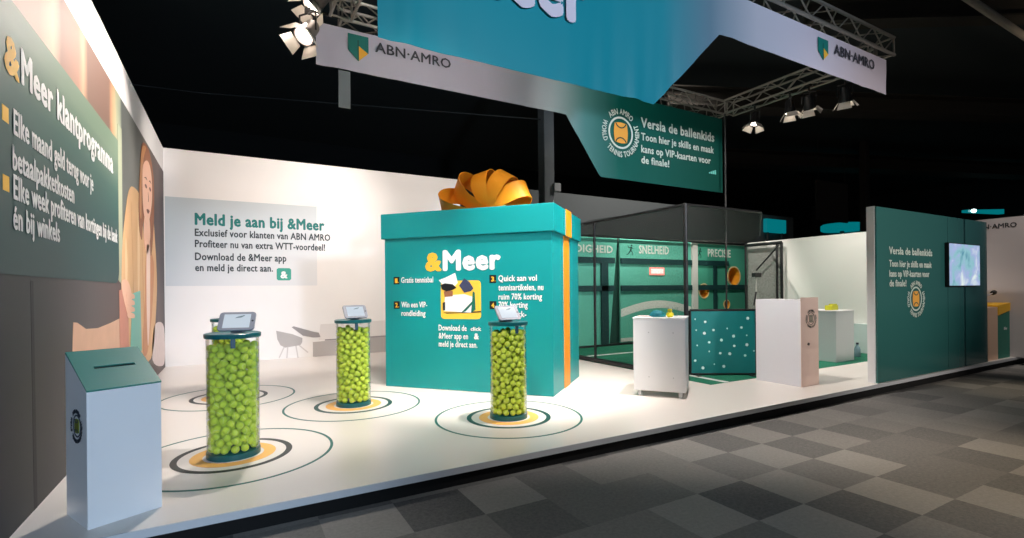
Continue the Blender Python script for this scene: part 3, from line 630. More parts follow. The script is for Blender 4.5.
# lean to the right, twist about its own axis, length, ribbon width, half opening (degrees), depth offset
BOW = [(-72, 42, 0.84, 0.32, 26, -0.05), (-42, 50, 0.74, 0.34, 28, -0.02), (-7, 72, 0.65, 0.31, 34, 0.0), (31, 74, 0.67, 0.31, 34, -0.04), (65, 74, 0.72, 0.30, 30, -0.08), (20, 60, 0.62, 0.34, 28, 0.25), (56, 60, 0.66, 0.34, 28, 0.22)]
gift_box()

# ------------------------------------------------------------------ practice cage
turf = MB().box((6.06, 4.9, 0.0), (11.60, 9.58, 0.006)).box((11.6, 8.34, 0), (14.1, 9.58, 0.006)).build('turf_mat', mat('green_turf', (10, 112, 84), 0.85, bump=0.6, bscale=300, vary=0.15, vscale=20))
tag(turf, 'green sports turf laid on the stand floor under the practice cage', 'turf')
lm = mat('court_line', (220, 226, 220), 0.7)
cl = MB().box((6.36, 4.9, 0.006), (6.46, 9.4, 0.008)).box((6.46, 8.26, 0.006), (11.5, 8.36, 0.008)).build('court_lines', lm, turf)
BP = 9.6
M_pan = mat('green_panel', (92, 182, 160), 0.7, bump=0.25, bscale=18, vary=0.08, vscale=2)
M_pan2 = mat('green_panel_dark', (66, 160, 134), 0.7, vary=0.05, vscale=2)
M_shadow = mat('dark_teal_shadow', (10, 58, 58), 0.6)  # cage frame shadows on the panels, modelled as dark bars
def panel_text(body, x0, x1, z, cap, par): lettering(body, (x0, -0.022, z), X, Z, x1 - x0, cap, mat('pale_panel_print', (214, 226, 216), 0.7), par, 0.03, n=-Y, lift=0.002)
def runner(x, z, s, par):
    """small dark figure print: a person in motion made of limbs"""
    m = MB()
    def limb(a, b, w):
        a, b = Vector(a), Vector(b); d = (b - a).normalized(); nn = Vector((-d.y, d.x)) * w
        m.prism([tuple(a - nn), tuple(b - nn * 0.7), tuple(b + nn * 0.7), tuple(a + nn)], (x, -0.024, z), X * s, Z * s, -Y, 0.002)
    limb((0.0, 0.45), (0.08, 0.8), 0.10); limb((0.0, 0.45), (-0.3, 0.1), 0.06); limb((-0.3, 0.1), (-0.55, 0.0), 0.05)
    limb((0.02, 0.45), (0.22, 0.25), 0.06); limb((0.22, 0.25), (0.2, -0.05), 0.05); limb((0.06, 0.75), (0.35, 0.62), 0.05); limb((0.06, 0.75), (-0.25, 0.68), 0.05); limb((-0.25, 0.68), (-0.36, 0.9), 0.04)
    m.annulus(0.001, 0.10 * s, (x + 0.13 * s, -0.024, z + 0.93 * s), X, Z, -Y, 0.002, 14)
    m.build('figure_print', mat('figure_dark', (10, 66, 58), 0.7), par)
def net_panel(label, x0, x1, z1, slant=0.0):
    t = thing('game_panel', label, 'game panel', (0, BP, 0), 0, 'game panels of the practice cage')
    MB().prism([(x0, 0.03), (x1 - slant, 0.03), (x1, z1), (x0, z1)], (0, 0.02, 0), X, Z, -Y, 0.04).build('board', M_pan, t)
    MB().box((x0 - 0.02, -0.08, 0.006), (x1 + 0.02, 0.1, 0.05)).build('foot_bar', M_black, t)
    return t
p1 = net_panel('green panel lettered DIGHEID, left end of the cage back', 6.3, 8.42, 2.68, 0.28); panel_text('VAARDIGHEID', 6.35, 8.27, 2.31, 0.19, p1)
p2 = net_panel('green panel lettered SNELHEID with a white curved band, middle of the cage back', 8.5, 11.08, 2.70); panel_text('SNELHEID', 9.14, 10.22, 2.33, 0.22, p2); runner(8.86, 2.28, 0.26, p2)
mcv = MB(); up_, dn_ = [], []
for i in range(25):
    u_ = i / 24; x_ = 8.52 + 2.54 * u_; zt = 0.90 + 0.20 * math.sin(PI * min(1, u_ * 1.0)) ; up_.append((x_, zt)); dn_.append((x_, zt - 0.2))
mcv.prism(up_ + dn_[::-1], (0, -0.02, 0), X, Z, -Y, 0.003).build('curved_band', mat('pale_band', (222, 228, 220), 0.7), p2)
lb = MB().prism([(9.5, 1.77), (10.02, 1.77), (10.02, 1.97), (9.5, 1.97)], (0, -0.02, 0), X, Z, -Y, 0.03).build('score_display', mat('red_display', (255, 170, 160), 0.4, emit=(255, 90, 84), estr=0.9), p2)
MB().prism([(9.54, 1.81), (9.98, 1.81), (9.98, 1.93), (9.54, 1.93)], (0, -0.05, 0), X, Z, -Y, 0.004).build('score_digits', mat('white_display', (255, 240, 235), 0.4, emit=(255, 190, 180), estr=0.9), lb)
MB().box((8.5, -0.035, 0.08), (11.08, -0.022, 0.17)).build('bottom_band', mat('pale_band2', (200, 208, 200), 0.7), p2)
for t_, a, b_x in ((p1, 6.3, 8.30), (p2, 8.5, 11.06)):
    for z in (2.05, 1.36): MB().box((a, -0.075, z), (b_x, -0.035, z + 0.14)).build('shadow_bar', M_shadow, t_)
MB().box((7.86, -0.075, 0.05), (8.08, -0.04, 2.05)).build('shadow_upright', M_shadow, p1)
dkc = MB().prism([(7.9, 0.03), (8.6, 0.03), (8.55, 2.62), (8.38, 2.62)], (0, BP + 0.08, 0), X, Z, Y, 0.03).build('backing_cloth', mat('dark_green_cloth', (8, 66, 54), 0.9)); tag(dkc, 'dark green cloth showing in the gap between the two left panels', 'cloth')
# PRECISIE panel with three round holes
p3 = thing('game_panel', 'green panel lettered PRECISIE with yellow lined round target holes', 'game panel', (0, BP, 0), 0, 'game panels of the practice cage')
HOLES = [(12.88, 1.755, 0.275), (11.58, 1.335, 0.20), (12.55, 0.93, 0.13)]
bmh = bmesh.new(); edges = []
def loop_of(pts):
    vs = [bmh.verts.new((x_, -0.02, z_)) for x_, z_ in pts]; return [bmh.edges.new((vs[i], vs[(i + 1) % len(vs)])) for i in range(len(vs))]
edges += loop_of([(11.3, 0.03), (14.15, 0.03), (14.15, 2.68), (11.3, 2.68)])
for hx, hz, hr in HOLES: edges += loop_of([(hx + hr * math.cos(2 * PI * i / 40), hz + hr * math.sin(2 * PI * i / 40)) for i in range(40)])
bmesh.ops.triangle_fill(bmh, use_beauty=True, use_dissolve=False, edges=edges)
for f in list(bmh.faces):
    c_ = f.calc_center_median()
    if any(math.hypot(c_.x - hx, c_.z - hz) < hr * 0.96 for hx, hz, hr in HOLES): bmh.faces.remove(f)
ex = bmesh.ops.extrude_face_region(bmh, geom=list(bmh.faces))
for v in ex['geom']:
    if isinstance(v, bmesh.types.BMVert): v.co.y += 0.03
mbh = MB(); mbh.bm.free(); mbh.bm = bmh; mbh.build('board', M_pan2, p3)
for k, (hx, hz, hr) in enumerate(HOLES):
    M4 = Matrix.Translation((hx, -0.02, hz)) @ Matrix.Rotation(-PI / 2, 4, 'X')
    hp = MB().lathe([(hr * 1.07, -0.012), (hr * 1.07, 0.0), (hr * 0.98, 0.006), (hr * 0.97, 0.32), (0.0, 0.33), (0, 0.325), (hr * 0.93, 0.315), (hr * 0.95, -0.012)], M4, 40, close=False).build('target_hole', mat('target_orange', (232, 160, 40), 0.5), p3, smooth=True)
    MB().lathe([(hr * 0.95, -0.02), (hr * 1.08, -0.02), (hr * 1.08, -0.012), (hr * 0.95, -0.012)], M4, 40, close=True).build('hole_rim', mat('rim_cream', (232, 214, 160), 0.6), hp)
panel_text('PRECISIE', 11.76, 12.75, 2.31, 0.23, p3); runner(11.42, 2.27, 0.26, p3)
MB().box((11.12, -0.05, 0.006), (11.32, 0.03, 2.74)).box((14.15, -0.05, 0.006), (14.4, 0.03, 2.74)).box((11.32, -0.05, 2.66), (14.15, 0.03, 2.74)).build('frame', mat('white_frame', (206, 208, 202), 0.6), p3)
for z in (2.05, 1.36): MB().box((11.34, -0.075, z), (13.9 if z < 2 else 12.6, -0.045, z + 0.14)).build('shadow_bar', M_shadow, p3)
MB().box((11.95, -0.07, 0.05), (12.1, -0.045, 2.05)).box((13.35, -0.07, 0.05), (13.5, -0.045, 1.36)).build('shadow_upright', M_shadow, p3)  # vertical frame shadows, built as thin dark boxes
# cage frame, posts and netting
cg = thing('practice_cage', 'black framed net practice cage with dark mesh roof', 'cage', (6.08, 5.36, 0))
def wp(x, y, z): return Vector((x - 6.08, y - 5.36, z))
for nm, a, b, r in (('post', (6.08, 5.36, 0.006), (6.08, 5.36, 2.72), 0.035), ('post', (6.08, 7.57, 0.006), (6.08, 7.57, 2.7), 0.026), ('post', (6.08, 9.5, 0.006), (6.08, 9.5, 2.7), 0.026), ('post', (11.57, 7.28, 0.006), (11.57, 7.28, 2.5), 0.035), ('post', (11.57, 7.40, 0.006), (11.57, 7.40, 2.5), 0.028), ('brace', (11.57, 7.34, 2.45), (11.57, 7.95, 1.85), 0.02), ('post', (11.57, 8.25, 0.006), (11.57, 8.25, 2.5), 0.025),
                    ('top_rail', (6.08, 5.36, 2.7), (6.08, 9.5, 2.7), 0.022), ('top_rail', (6.08, 5.36, 2.7), (8.0, 5.4, 2.72), 0.022), ('top_rail', (11.57, 7.28, 2.5), (11.57, 8.25, 2.5), 0.04), ('bottom_rail', (6.08, 5.36, 0.05), (6.08, 9.5, 0.05), 0.04), ('top_rail', (8.0, 5.4, 2.72), (11.55, 7.83, 2.72), 0.014), ('top_rail', (6.08, 9.5, 2.7), (13.5, 9.5, 2.7), 0.03)):
    MB().rod(wp(*a), wp(*b), r, 10).build(nm, M_black, cg, smooth=True)
def net_material(name, alpha, rgb, scale=40):
    m = bpy.data.materials.new(name); m.use_nodes = True; nt = m.node_tree; b = nt.nodes['Principled BSDF']
    b.inputs['Base Color'].default_value = (*lin(rgb), 1); b.inputs['Roughness'].default_value = 0.9; b.inputs['Specular IOR Level'].default_value = 0.1
    b.inputs['Alpha'].default_value = alpha
    tc = nt.nodes.new('ShaderNodeTexCoord'); ns = nt.nodes.new('ShaderNodeTexNoise'); ns.inputs['Scale'].default_value = scale
    nt.links.new(tc.outputs['Object'], ns.inputs[0])
    mr = nt.nodes.new('ShaderNodeMapRange'); mr.inputs[3].default_value = max(0, alpha - 0.12); mr.inputs[4].default_value = min(1, alpha + 0.12)
    nt.links.new(ns.outputs['Fac'], mr.inputs[0]); nt.links.new(mr.outputs[0], b.inputs['Alpha']); return m
m = MB(); N1, N2 = 22, 14; grid = []
for i in range(N1 + 1):
    row = []
    for j in range(N2 + 1):
        u_, v_ = i / N1, j / N2
        fx = Vector((6.06, 5.34)).lerp(Vector((8.0, 5.4)), u_ / 0.3) if u_ < 0.3 else Vector((8.0, 5.4)).lerp(Vector((11.55, 7.83)), (u_ - 0.3) / 0.7)
        bx = Vector((6.06, 9.52)).lerp(Vector((13.4, 9.52)), u_)
        q = fx.lerp(bx, v_); sag = 0.16 * math.sin(PI * v_) * math.sin(PI * u_) + 0.03 * math.sin(u_ * 17 + v_ * 9) * math.sin(PI * v_)
        row.append(m.bm.verts.new(wp(q.x, q.y, 2.72 - sag)))
    grid.append(row)
for i in range(N1):
    for j in range(N2): m.bm.faces.new((grid[i][j], grid[i + 1][j], grid[i + 1][j + 1], grid[i][j + 1]))
m.build('roof_net', net_material('black_roof_net', 0.55, (70, 70, 68)), cg, smooth=True)
m = MB()
for (a, b) in (((6.08, 5.36), (6.08, 9.5)),): m.prism([(0, 0), ((Vector(b) - Vector(a)).length, 0), ((Vector(b) - Vector(a)).length, 2.65), (0, 2.65)], wp(a[0], a[1], 0.05), Y, Z, X, 0.002)
m.build('side_net', net_material('fine_black_net', 0.14, (30, 34, 34)), cg)
m = MB().prism([(0, 0), (0.97, 0), (0.97, 2.44), (0, 2.44)], wp(11.57, 7.28, 0.05), Y, Z, -X, 0.002); m.build('side_net', net_material('dense_grey_net', 0.3, (90, 92, 88), 25), cg)
o = MB().rod((9.25, 7.06, 0.006), (9.25, 7.06, 5.15), 0.018, 8).build('support_pole', mat('dark_pole', (60, 62, 64), 0.5)); tag(o, 'thin dark pole running from the truss corner down into the cage', 'pole')
st = thing('camera_stand', 'slim tripod stand with a black head inside the cage', 'stand', (10.9, 7.5, 0.007))
for a in (0, 2.1, 4.2): MB().rod((0, 0, 0.5), (0.35 * math.cos(a), 0.35 * math.sin(a), 0), 0.02, 8).build('leg', mat('stand_light', (170, 170, 165), 0.5), st)
MB().rod((0, 0, 0.45), (0, 0, 1.68), 0.02, 8).build('column', mat('stand_light', (170, 170, 165), 0.5), st)
MB().box((-0.1, -0.05, 1.66), (0.14, 0.05, 1.76)).build('head', M_black, st, bevel=0.01)
MB().rod((0, 0, 1.3), (-0.3, -0.15, 1.0), 0.02, 8).build('arm', M_black, st)
# dotted banner
A_, B_ = Vector((6.435, 5.60)), Vector((7.325, 5.05)); dd = (B_ - A_); L_ = dd.length; rz_ = math.atan2(dd.y, dd.x)
bn = thing('dotted_banner', 'teal banner with scattered white dots in a black frame beside the white cabinet', 'banner', (A_.x, A_.y, 0.008), rz_)
MB().box((0.02, -0.012, 0.03), (L_ - 0.02, 0.012, 1.03)).build('sheet', mat('teal_banner_sheet', (4, 122, 124), 0.55, vary=0.05), bn)
m = MB()
for a, b in (((0, 0, 0.02), (0, 0, 1.045)), ((L_, 0, 0.02), (L_, 0, 1.045)), ((0, 0, 0.02), (L_, 0, 0.02)), ((0, 0, 1.045), (L_, 0, 1.045))): m.rod(a, b, 0.02, 8)
m.build('frame', M_black, bn)
for s in (0.1, L_ - 0.1): MB().box((s - 0.03, -0.16, 0), (s + 0.03, 0.16, 0.012)).build('foot', M_black, bn)
dots = [(400, 103), (455, 118), (688, 100), (405, 163), (500, 163), (450, 180), (575, 155), (653, 150), (610, 197), (682, 193), (476, 230), (543, 218), (410, 247), (613, 250), (682, 244), (476, 280), (536, 290), (588, 293), (720, 278), (398, 330), (440, 370), (503, 350), (672, 303), (555, 362)]
for k, (px, py) in enumerate(dots):
    x_ = (px - 372) / 362 * L_; z_ = 1.045 - (py - 55) / 350 * 1.03; r = 0.019 + 0.006 * ((k * 7) % 3 - 1)
    MB().prism([(r * (0.8 + 0.3 * ((k * 5) % 3) / 2) * math.cos(a), r * math.sin(a)) for a in [PI / 7 * i for i in range(14)]], (x_, -0.012, z_), X, Z, -Y, 0.002).build('printed_dot', mat('dot_white', (214, 240, 240), 0.5), bn)
# side cabinet
def cabinet():
    FL = Vector((4.61, 4.95)); w = 0.655; rz = math.radians(-52)
    t = thing('storage_cabinet', 'white storage cabinet on short feet in front of the cage', 'cabinet', (FL.x, FL.y, 0), rz)
    dp, h = 0.60, 1.02
    MB().box((0, 0, 0.075), (w, dp, h)).build('body', M_white2, t, bevel=0.005)
    MB().box((0.02, -0.006, 0.09), (w - 0.02, 0.0, h - 0.035)).build('door', M_white2, t, bevel=0.003)
    MB().box((-0.01, -0.01, h), (w + 0.01, dp + 0.01, h + 0.012)).build('top', M_white2, t, bevel=0.003)
    for sx in (0.05, w - 0.09):
        for sy in (0.04, dp - 0.08): MB().box((sx, sy, 0), (sx + 0.045, sy + 0.045, 0.075)).build('foot', M_alu, t)
    m = MB()
    for sx in (0.2, w - 0.15):
        for sz in (0.26, 0.84): m.rod((sx, -0.009, sz), (sx, -0.004, sz), 0.008, 10)
    m.build('screw_caps', mat('cap_grey', (200, 200, 202), 0.5), t)
    R = Matrix.Rotation(rz, 4, 'Z'); O = Vector((FL.x, FL.y, h + 0.013))
    def at(x, y): return O + R @ Vector((x, y, 0))
    # items on top
    p = thing('folded_cap', 'teal folded cap lying on the white cabinet', 'cap', at(0.28, 0.3), rz)
    MB().lathe([(0, 0.085), (0.05, 0.078), (0.085, 0.05), (0.10, 0.0), (0, 0.0)], Matrix.Diagonal((1.1, 0.85, 1, 1)), 24).build('crown', mat('cap_teal', (0, 110, 122), 0.7), p, smooth=True)
    MB().prism([(-0.09, -0.03), (-0.10, -0.09), (-0.05, -0.16), (0.05, -0.16), (0.10, -0.09), (0.09, -0.03)], (0, 0, 0.001), X, Y, Z, 0.012).build('brim', mat('cap_teal', (0, 110, 122), 0.7), p, bevel=0.004)
    q = thing('yellow_toy', 'small yellow toy standing on the white cabinet beside the teal cap', 'toy', at(0.45, 0.2), rz)
    MB().lathe([(0, 0), (0.035, 0.0), (0.05, 0.025), (0.042, 0.055), (0.0, 0.07)], None, 20).build('body', mat('toy_yellow', (232, 214, 40), 0.5), q, smooth=True)
    MB().lathe([(0, -0.03), (0.024, -0.02), (0.03, 0), (0.024, 0.02), (0, 0.03)], Matrix.Translation((0.0, -0.01, 0.085)), 16).build('head', mat('toy_yellow', (232, 214, 40), 0.5), q, smooth=True)
    g = thing('drinking_glass', 'clear glass on the right rear corner of the white cabinet', 'glass', at(0.50, 0.42), rz)
    MB().lathe([(0, 0.0), (0.032, 0), (0.038, 0.12), (0.036, 0.12), (0.030, 0.006), (0, 0.006)], None, 24).build('cup', M_tube, g, smooth=True)
    s = MB().box((-0.09, -0.06, 0), (0.09, 0.06, 0.008)).build('pink_reflection', mat('reflection_pink', (244, 190, 186), 0.7)); s.location = at(0.12, 0.22); s.rotation_euler = (0, 0, rz); tag(s, 'pink paper painted as a flat slab on the left of the white cabinet top', 'reflection')  # pink reflection on the cabinet top, put in as a coloured slab
cabinet()

# ------------------------------------------------------------------ right part of the stand
ct = thing('counter', 'tall white counter with round badge on its pink tinted end', 'counter', (6.975, 4.12, 0))
MB().box((0, 0, 0), (0.43, 0.69, 1.235)).build('body', mat('counter_white', (226, 227, 236), 0.4), ct, bevel=0.004)
MB().box((0.0, -0.006, 0.0), (0.43, 0.0, 1.265)).build('end_panel', mat('counter_pink', (232, 206, 194), 0.45), ct)
emblem((0.24, -0.006, 0.96), X, Z, 0.135, mat('badge_grey', (96, 96, 92), 0.6), mat('badge_grey2', (140, 134, 120), 0.6), ct, mat('badge_grey', (96, 96, 92)))
MB().lathe([(0, 0), (0.02, 0), (0.02, 0.012), (0, 0.014)], Matrix.Translation((0.17, -0.006, 0.6)) @ Matrix.Rotation(PI / 2, 4, 'X'), 16).build('lock', mat('lock_metal', (90, 84, 80), 0.4, metal=0.6), ct)
pl = thing('pedestal', 'lower white pedestal on the green turf behind the tall counter', 'pedestal', (9.75, 5.10, 0.008))
MB().box((0, 0, 0), (0.62, 0.65, 0.945)).build('body', mat('grey_white_laminate', (200, 206, 208), 0.4), pl, bevel=0.004)
MB().box((-0.004, -0.004, 0.945), (0.624, 0.654, 0.96)).build('top', M_white2, pl)
o = MB().box((9.9, 5.25, 0.97), (10.12, 5.38, 1.06)).box((10.0, 5.27, 1.06), (10.12, 5.36, 1.085)).build('card_holder', mat('lime_card', (206, 206, 40), 0.5), bevel=0.004); tag(o, 'small lime yellow card holder on the white pedestal', 'card holder')
bt = thing('water_bottle', 'small clear blue bottle on the turf beside the pedestal', 'bottle', (10.9, 5.3, 0.007))
MB().lathe([(0, 0), (0.05, 0), (0.055, 0.02), (0.055, 0.15), (0.045, 0.19), (0.02, 0.23), (0.02, 0.25), (0, 0.25)], None, 20).build('body', mat('bottle_blue', (120, 150, 160), 0.2), bt, smooth=True)
MB().lathe([(0, 0.25), (0.024, 0.25), (0.024, 0.285), (0, 0.285)], None, 16).build('cap', mat('bottle_cap', (30, 40, 60), 0.5), bt)
# glass panel with lettering
gl = thing('glass_panel', 'teal back painted glass wall panel with white lettering facing the aisle', 'glass panel', (8.16, 3.70, 0.003))
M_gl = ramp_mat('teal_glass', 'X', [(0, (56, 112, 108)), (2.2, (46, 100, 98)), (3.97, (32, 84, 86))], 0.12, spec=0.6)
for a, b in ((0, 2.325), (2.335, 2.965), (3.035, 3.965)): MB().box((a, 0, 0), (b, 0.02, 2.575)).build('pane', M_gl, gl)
MB().box((2.965, 0.004, 0), (3.035, 0.02, 2.575)).build('joint_strip', mat('dark_teal_strip', (8, 52, 54), 0.3), gl)
mlt = mat('pale_vinyl', (206, 222, 214), 0.6)
for s, z, w, cap in (('Versla de ballenkids', 1.895, 1.4, 0.115), ('Toon hier je skills en maak', 1.705, 1.37, 0.105), ('kans op VIP-kaarten voor', 1.555, 1.29, 0.105), ('de finale!', 1.41, 0.52, 0.105)):
    lettering(s, (0.355, 0, z), X, Z, w, cap, mlt, gl, 0.035, n=-Y, lift=0.002)
emblem((1.19, 0, 1.21), X, Z, 0.29, mlt, mat('emblem_orange', (236, 170, 70), 0.6), gl, mat('emblem_dark', (10, 66, 62), 0.6))
tv = thing('television', 'flat screen showing a tennis clip hung on the teal glass panel', 'television', (10.37, 3.64, 1.40))
MB().box((0, 0, 0), (1.25, 0.055, 0.735)).build('casing', M_black, tv, bevel=0.004)
def tv_material():
    m = bpy.data.materials.new('tennis_clip'); m.use_nodes = True; nt = m.node_tree; b = nt.nodes['Principled BSDF']; b.inputs['Base Color'].default_value = (0.02, 0.02, 0.02, 1); b.inputs['Roughness'].default_value = 0.2
    tc = nt.nodes.new('ShaderNodeTexCoord'); n = nt.nodes.new('ShaderNodeTexNoise'); n.inputs['Scale'].default_value = 3.2; n.inputs['Detail'].default_value = 5; n.inputs['Distortion'].default_value = 0.6
    nt.links.new(tc.outputs['Object'], n.inputs[0]); cr = nt.nodes.new('ShaderNodeValToRGB'); nt.links.new(n.outputs['Fac'], cr.inputs[0])
    e = cr.color_ramp.elements; e[0].position = 0.3; e[0].color = (*lin((90, 150, 175)), 1); e[1].position = 0.72; e[1].color = (*lin((240, 255, 250)), 1)
    k = e.new(0.42); k.color = (*lin((150, 205, 215)), 1); k = e.new(0.55); k.color = (*lin((175, 190, 235)), 1)
    nt.links.new(cr.outputs[0], b.inputs['Emission Color']); b.inputs['Emission Strength'].default_value = 0.85; return m
MB().box((0.015, -0.003, 0.015), (1.235, 0.0, 0.72)).build('screen', tv_material(), tv)
MB().box((0.4, 0.055, 0.2), (0.85, 0.062, 0.5)).build('bracket', M_black, tv)
# far right wall and lectern
struct(MB().box((13.4, 3.3, 0), (13.5, 5.2, 2.76)).build('wall_end', mat('grey_white_board', (204, 196, 196), 0.6)), 'pale wall at the far right end of the stand', 'wall')
sg = thing('wall_sign', 'dark ABN AMRO lettering on the pale far right wall', 'sign', (13.4, 4.5, 2.56))
lettering('ABN·AMRO', (-0.003, -0.2, 0), -Y, Z, 0.66, 0.095, mat('sign_dark', (50, 52, 56), 0.5), sg, 0.02, n=-X, lift=0.001)
lc = thing('lectern', 'teal lectern with beige side and yellow top at the far right end', 'lectern', (12.3, 3.74, 0))
MB().box((0, 0, 0), (0.44, 0.45, 1.0)).build('side_panel', mat('beige_panel', (226, 190, 164), 0.5), lc)
MB().box((0.46, 0.0, 0), (1.04, 0.43, 0.92)).build('body', mat('lectern_teal', (10, 120, 102), 0.5), lc, bevel=0.004)
MB().prism([(0.45, 0.84), (1.05, 0.92), (1.05, 1.07), (0.45, 1.03)], (0, -0.01, 0), X, Z, Y, 0.45).build('top', mat('lectern_yellow', (244, 186, 30), 0.5), lc)
lettering('&Meer', (0.72, -0.002, 0.55), X, Z, 0.16, 0.06, M_lettW, lc, 0.03, n=-Y)
mc = thing('microphone', 'black microphone on a slim pale arm above the lectern', 'microphone', (12.85, 3.92, 1.06))
MB().rod((-0.2, 0, 0), (-0.19, 0, 0.12), 0.012, 8).rod((-0.19, 0, 0.12), (0.26, 0, 0.2), 0.012, 8).build('arm', mat('mic_arm', (180, 172, 170), 0.4), mc)
MB().lathe([(0, -0.05), (0.035, -0.035), (0.045, 0), (0.045, 0.06), (0.03, 0.1), (0, 0.11)], Matrix.Translation((0.28, 0, 0.205)) @ Matrix.Rotation(PI / 2.3, 4, 'Y'), 18).build('head', M_black, mc, smooth=True)

# ------------------------------------------------------------------ overhead truss ring
TX0, TX1, TY0, TY1, TZ0, TZ1 = 1.32, 9.4, 4.12, 7.24, 5.17, 5.45
unit = bpy.data.meshes.new('brace'); b_ = bmesh.new(); bmesh.ops.create_cone(b_, cap_ends=True, segments=6, radius1=0.011, radius2=0.011, depth=1); b_.to_mesh(unit); b_.free()
M_tr = mat('truss_aluminium', (150, 146, 138), 0.45, metal=0.6); unit.materials.append(M_tr)
def truss(a, b, label):
    a, b = Vector(a), Vector(b); d = (b - a).normalized(); sd = d.cross(Z).normalized(); L = (b - a).length; w = 0.14; h = TZ1 - TZ0
    t = thing('lighting_truss', label, 'truss', a, 0, 'lighting truss ring')
    cor = [sd * w, -sd * w, -sd * w + Z * h, sd * w + Z * h]
    for c_ in cor: MB().rod(c_, c_ + d * L, 0.024, 8).build('chord', M_tr, t, smooth=True)
    n = max(4, int(L / 0.33))
    for f in range(4):
        p, q = cor[f], cor[(f + 1) % 4]
        for i in range(n):
            s, e = (p + d * (L * i / n), q + d * (L * (i + 1) / n)) if i % 2 == 0 else (q + d * (L * i / n), p + d * (L * (i + 1) / n))
            v = e - s; o = bpy.data.objects.new('brace', unit); COL.objects.link(o); o.parent = t
            o.location = (s + e) / 2; o.rotation_euler = v.to_track_quat('Z', 'Y').to_euler(); o.scale = (1, 1, v.length)
    for s_ in (0.02, L - 0.02):
        m = MB()
        for f in range(4): m.rod(cor[f] + d * s_, cor[(f + 1) % 4] + d * s_, 0.016, 8)
        m.build('end_frame', M_tr, t)
truss((TX0, TY0, TZ0), (TX1, TY0, TZ0), 'aluminium lighting truss above the front banner, reaching to the right corner')
truss((TX0, TY1, TZ0), (TX1, TY1, TZ0), 'aluminium lighting truss above the back banner')
truss((TX1, TY0 + 0.16, TZ0), (TX1, TY1 - 0.16, TZ0), 'aluminium side truss joining the back and front trusses at the right')
truss((TX0, TY0 + 0.16, TZ0), (TX0, TY1 - 0.16, TZ0), 'aluminium side truss at the left end, above the frame edge')

# banners
def banner(name, label, outline_z, x0, x1, ztop, yb, m, loc_y, ripple, seed):
    """hanging cloth: bottom edge given by outline_z(x)"""
    t = thing(name, label, 'banner', (0, loc_y, 0)); mb = MB(); NX, NZ = 150, 26; rg = random.Random(seed); ph = [rg.uniform(0, 6) for _ in range(6)]
    for side in (0, 1):
        g = []
        for i in range(NX + 1):
            x_ = x0 + (x1 - x0) * i / NX; zb = outline_z(x_); row = []
            for j in range(NZ + 1):
                k = j / NZ; z_ = ztop + (zb - ztop) * k
                y_ = ripple * (k ** 1.6) * (math.sin(x_ * 7.3 + ph[0] + 1.2 * k) * 0.5 + math.sin(x_ * 15.1 + ph[1] - 2 * k) * 0.3 + 0.2 * math.sin(x_ * 27 + ph[2] + 3 * k)) * (0.5 + 0.5 * math.sin(x_ * 1.3 + ph[3])) * (1 if x_ < 4.5 else 0.3)
                row.append(mb.bm.verts.new((x_, y_ + side * 0.003, z_)))
            g.append(row)
        for i in range(NX):
            for j in range(NZ): mb.bm.faces.new((g[i][j], g[i + 1][j], g[i + 1][j + 1], g[i][j + 1]))
        if side == 0: g0 = g
    for i in range(NX):
        for j in (0, NZ): mb.bm.faces.new((g0[i][j], g0[i + 1][j], g[i + 1][j], g[i][j]))
    for i in (0, NX):
        for j in range(NZ): mb.bm.faces.new((g0[i][j], g0[i][j + 1], g[i][j + 1], g[i][j]))
    mb.build('cloth', m, t, smooth=True); return t
def fz(x_): return 3.49 if x_ <= 4.16 else (3.49 + (x_ - 4.16) / (5.27 - 4.16) * 1.06 if x_ < 5.27 else 4.55)
def bz(x_): return 4.52 if x_ <= 5.17 else (4.52 - (x_ - 5.17) / (5.93 - 5.17) * 1.03 if x_ < 5.93 else 3.49)
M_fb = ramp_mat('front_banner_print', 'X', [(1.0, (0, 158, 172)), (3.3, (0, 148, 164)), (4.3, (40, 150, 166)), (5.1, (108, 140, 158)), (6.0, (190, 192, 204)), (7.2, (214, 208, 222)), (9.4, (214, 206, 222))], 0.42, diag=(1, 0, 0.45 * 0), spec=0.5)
M_bb = ramp_mat('back_banner_print', 'X', [(1.0, (206, 204, 222)), (3.6, (196, 192, 208)), (4.6, (150, 160, 168)), (5.6, (70, 122, 122)), (6.4, (0, 92, 84)), (9.35, (0, 82, 72))], 0.5, spec=0.4)
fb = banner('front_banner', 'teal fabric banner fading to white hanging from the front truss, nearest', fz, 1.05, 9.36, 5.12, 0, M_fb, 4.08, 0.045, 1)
lettering('&Meer', (1.28, -0.016, 4.13), X, Z, 1.92, 0.62, mat('banner_white', (232, 226, 240), 0.6), fb, 0.05, n=-Y, lift=0.01)
shield((7.38, -0.01, 5.02), X, Z, 0.26, 0.31, fb)
lettering('ABN·AMRO', (7.80, -0.008, 4.87), X, Z, 1.16, 0.155, mat('banner_dark', (64, 66, 78), 0.6), fb, 0.02, n=-Y)
bb = banner('back_banner', 'white fabric banner turning dark green at its lower right, hanging behind', bz, 1.01, 9.34, 5.10, 0, M_bb, 7.2, 0.02, 2)
shield((1.43, -0.014, 5.04), X, Z, 0.285, 0.37, bb)
lettering('ABN·AMRO', (1.81, -0.012, 4.86), X, Z, 1.17, 0.15, MATS['banner_dark'], bb, 0.02, n=-Y)
for s, z, w, cap in (('Versla de ballenkids', 4.56, 2.12, 0.20), ('Toon hier je skills en maak', 4.31, 2.1, 0.15), ('kans op VIP-kaarten voor', 4.07, 2.0, 0.15), ('de finale!', 3.86, 0.76, 0.15)):
    lettering(s, (6.94, -0.014, z), X, Z, w, cap, mlt, bb, 0.035, n=-Y, lift=0.003)
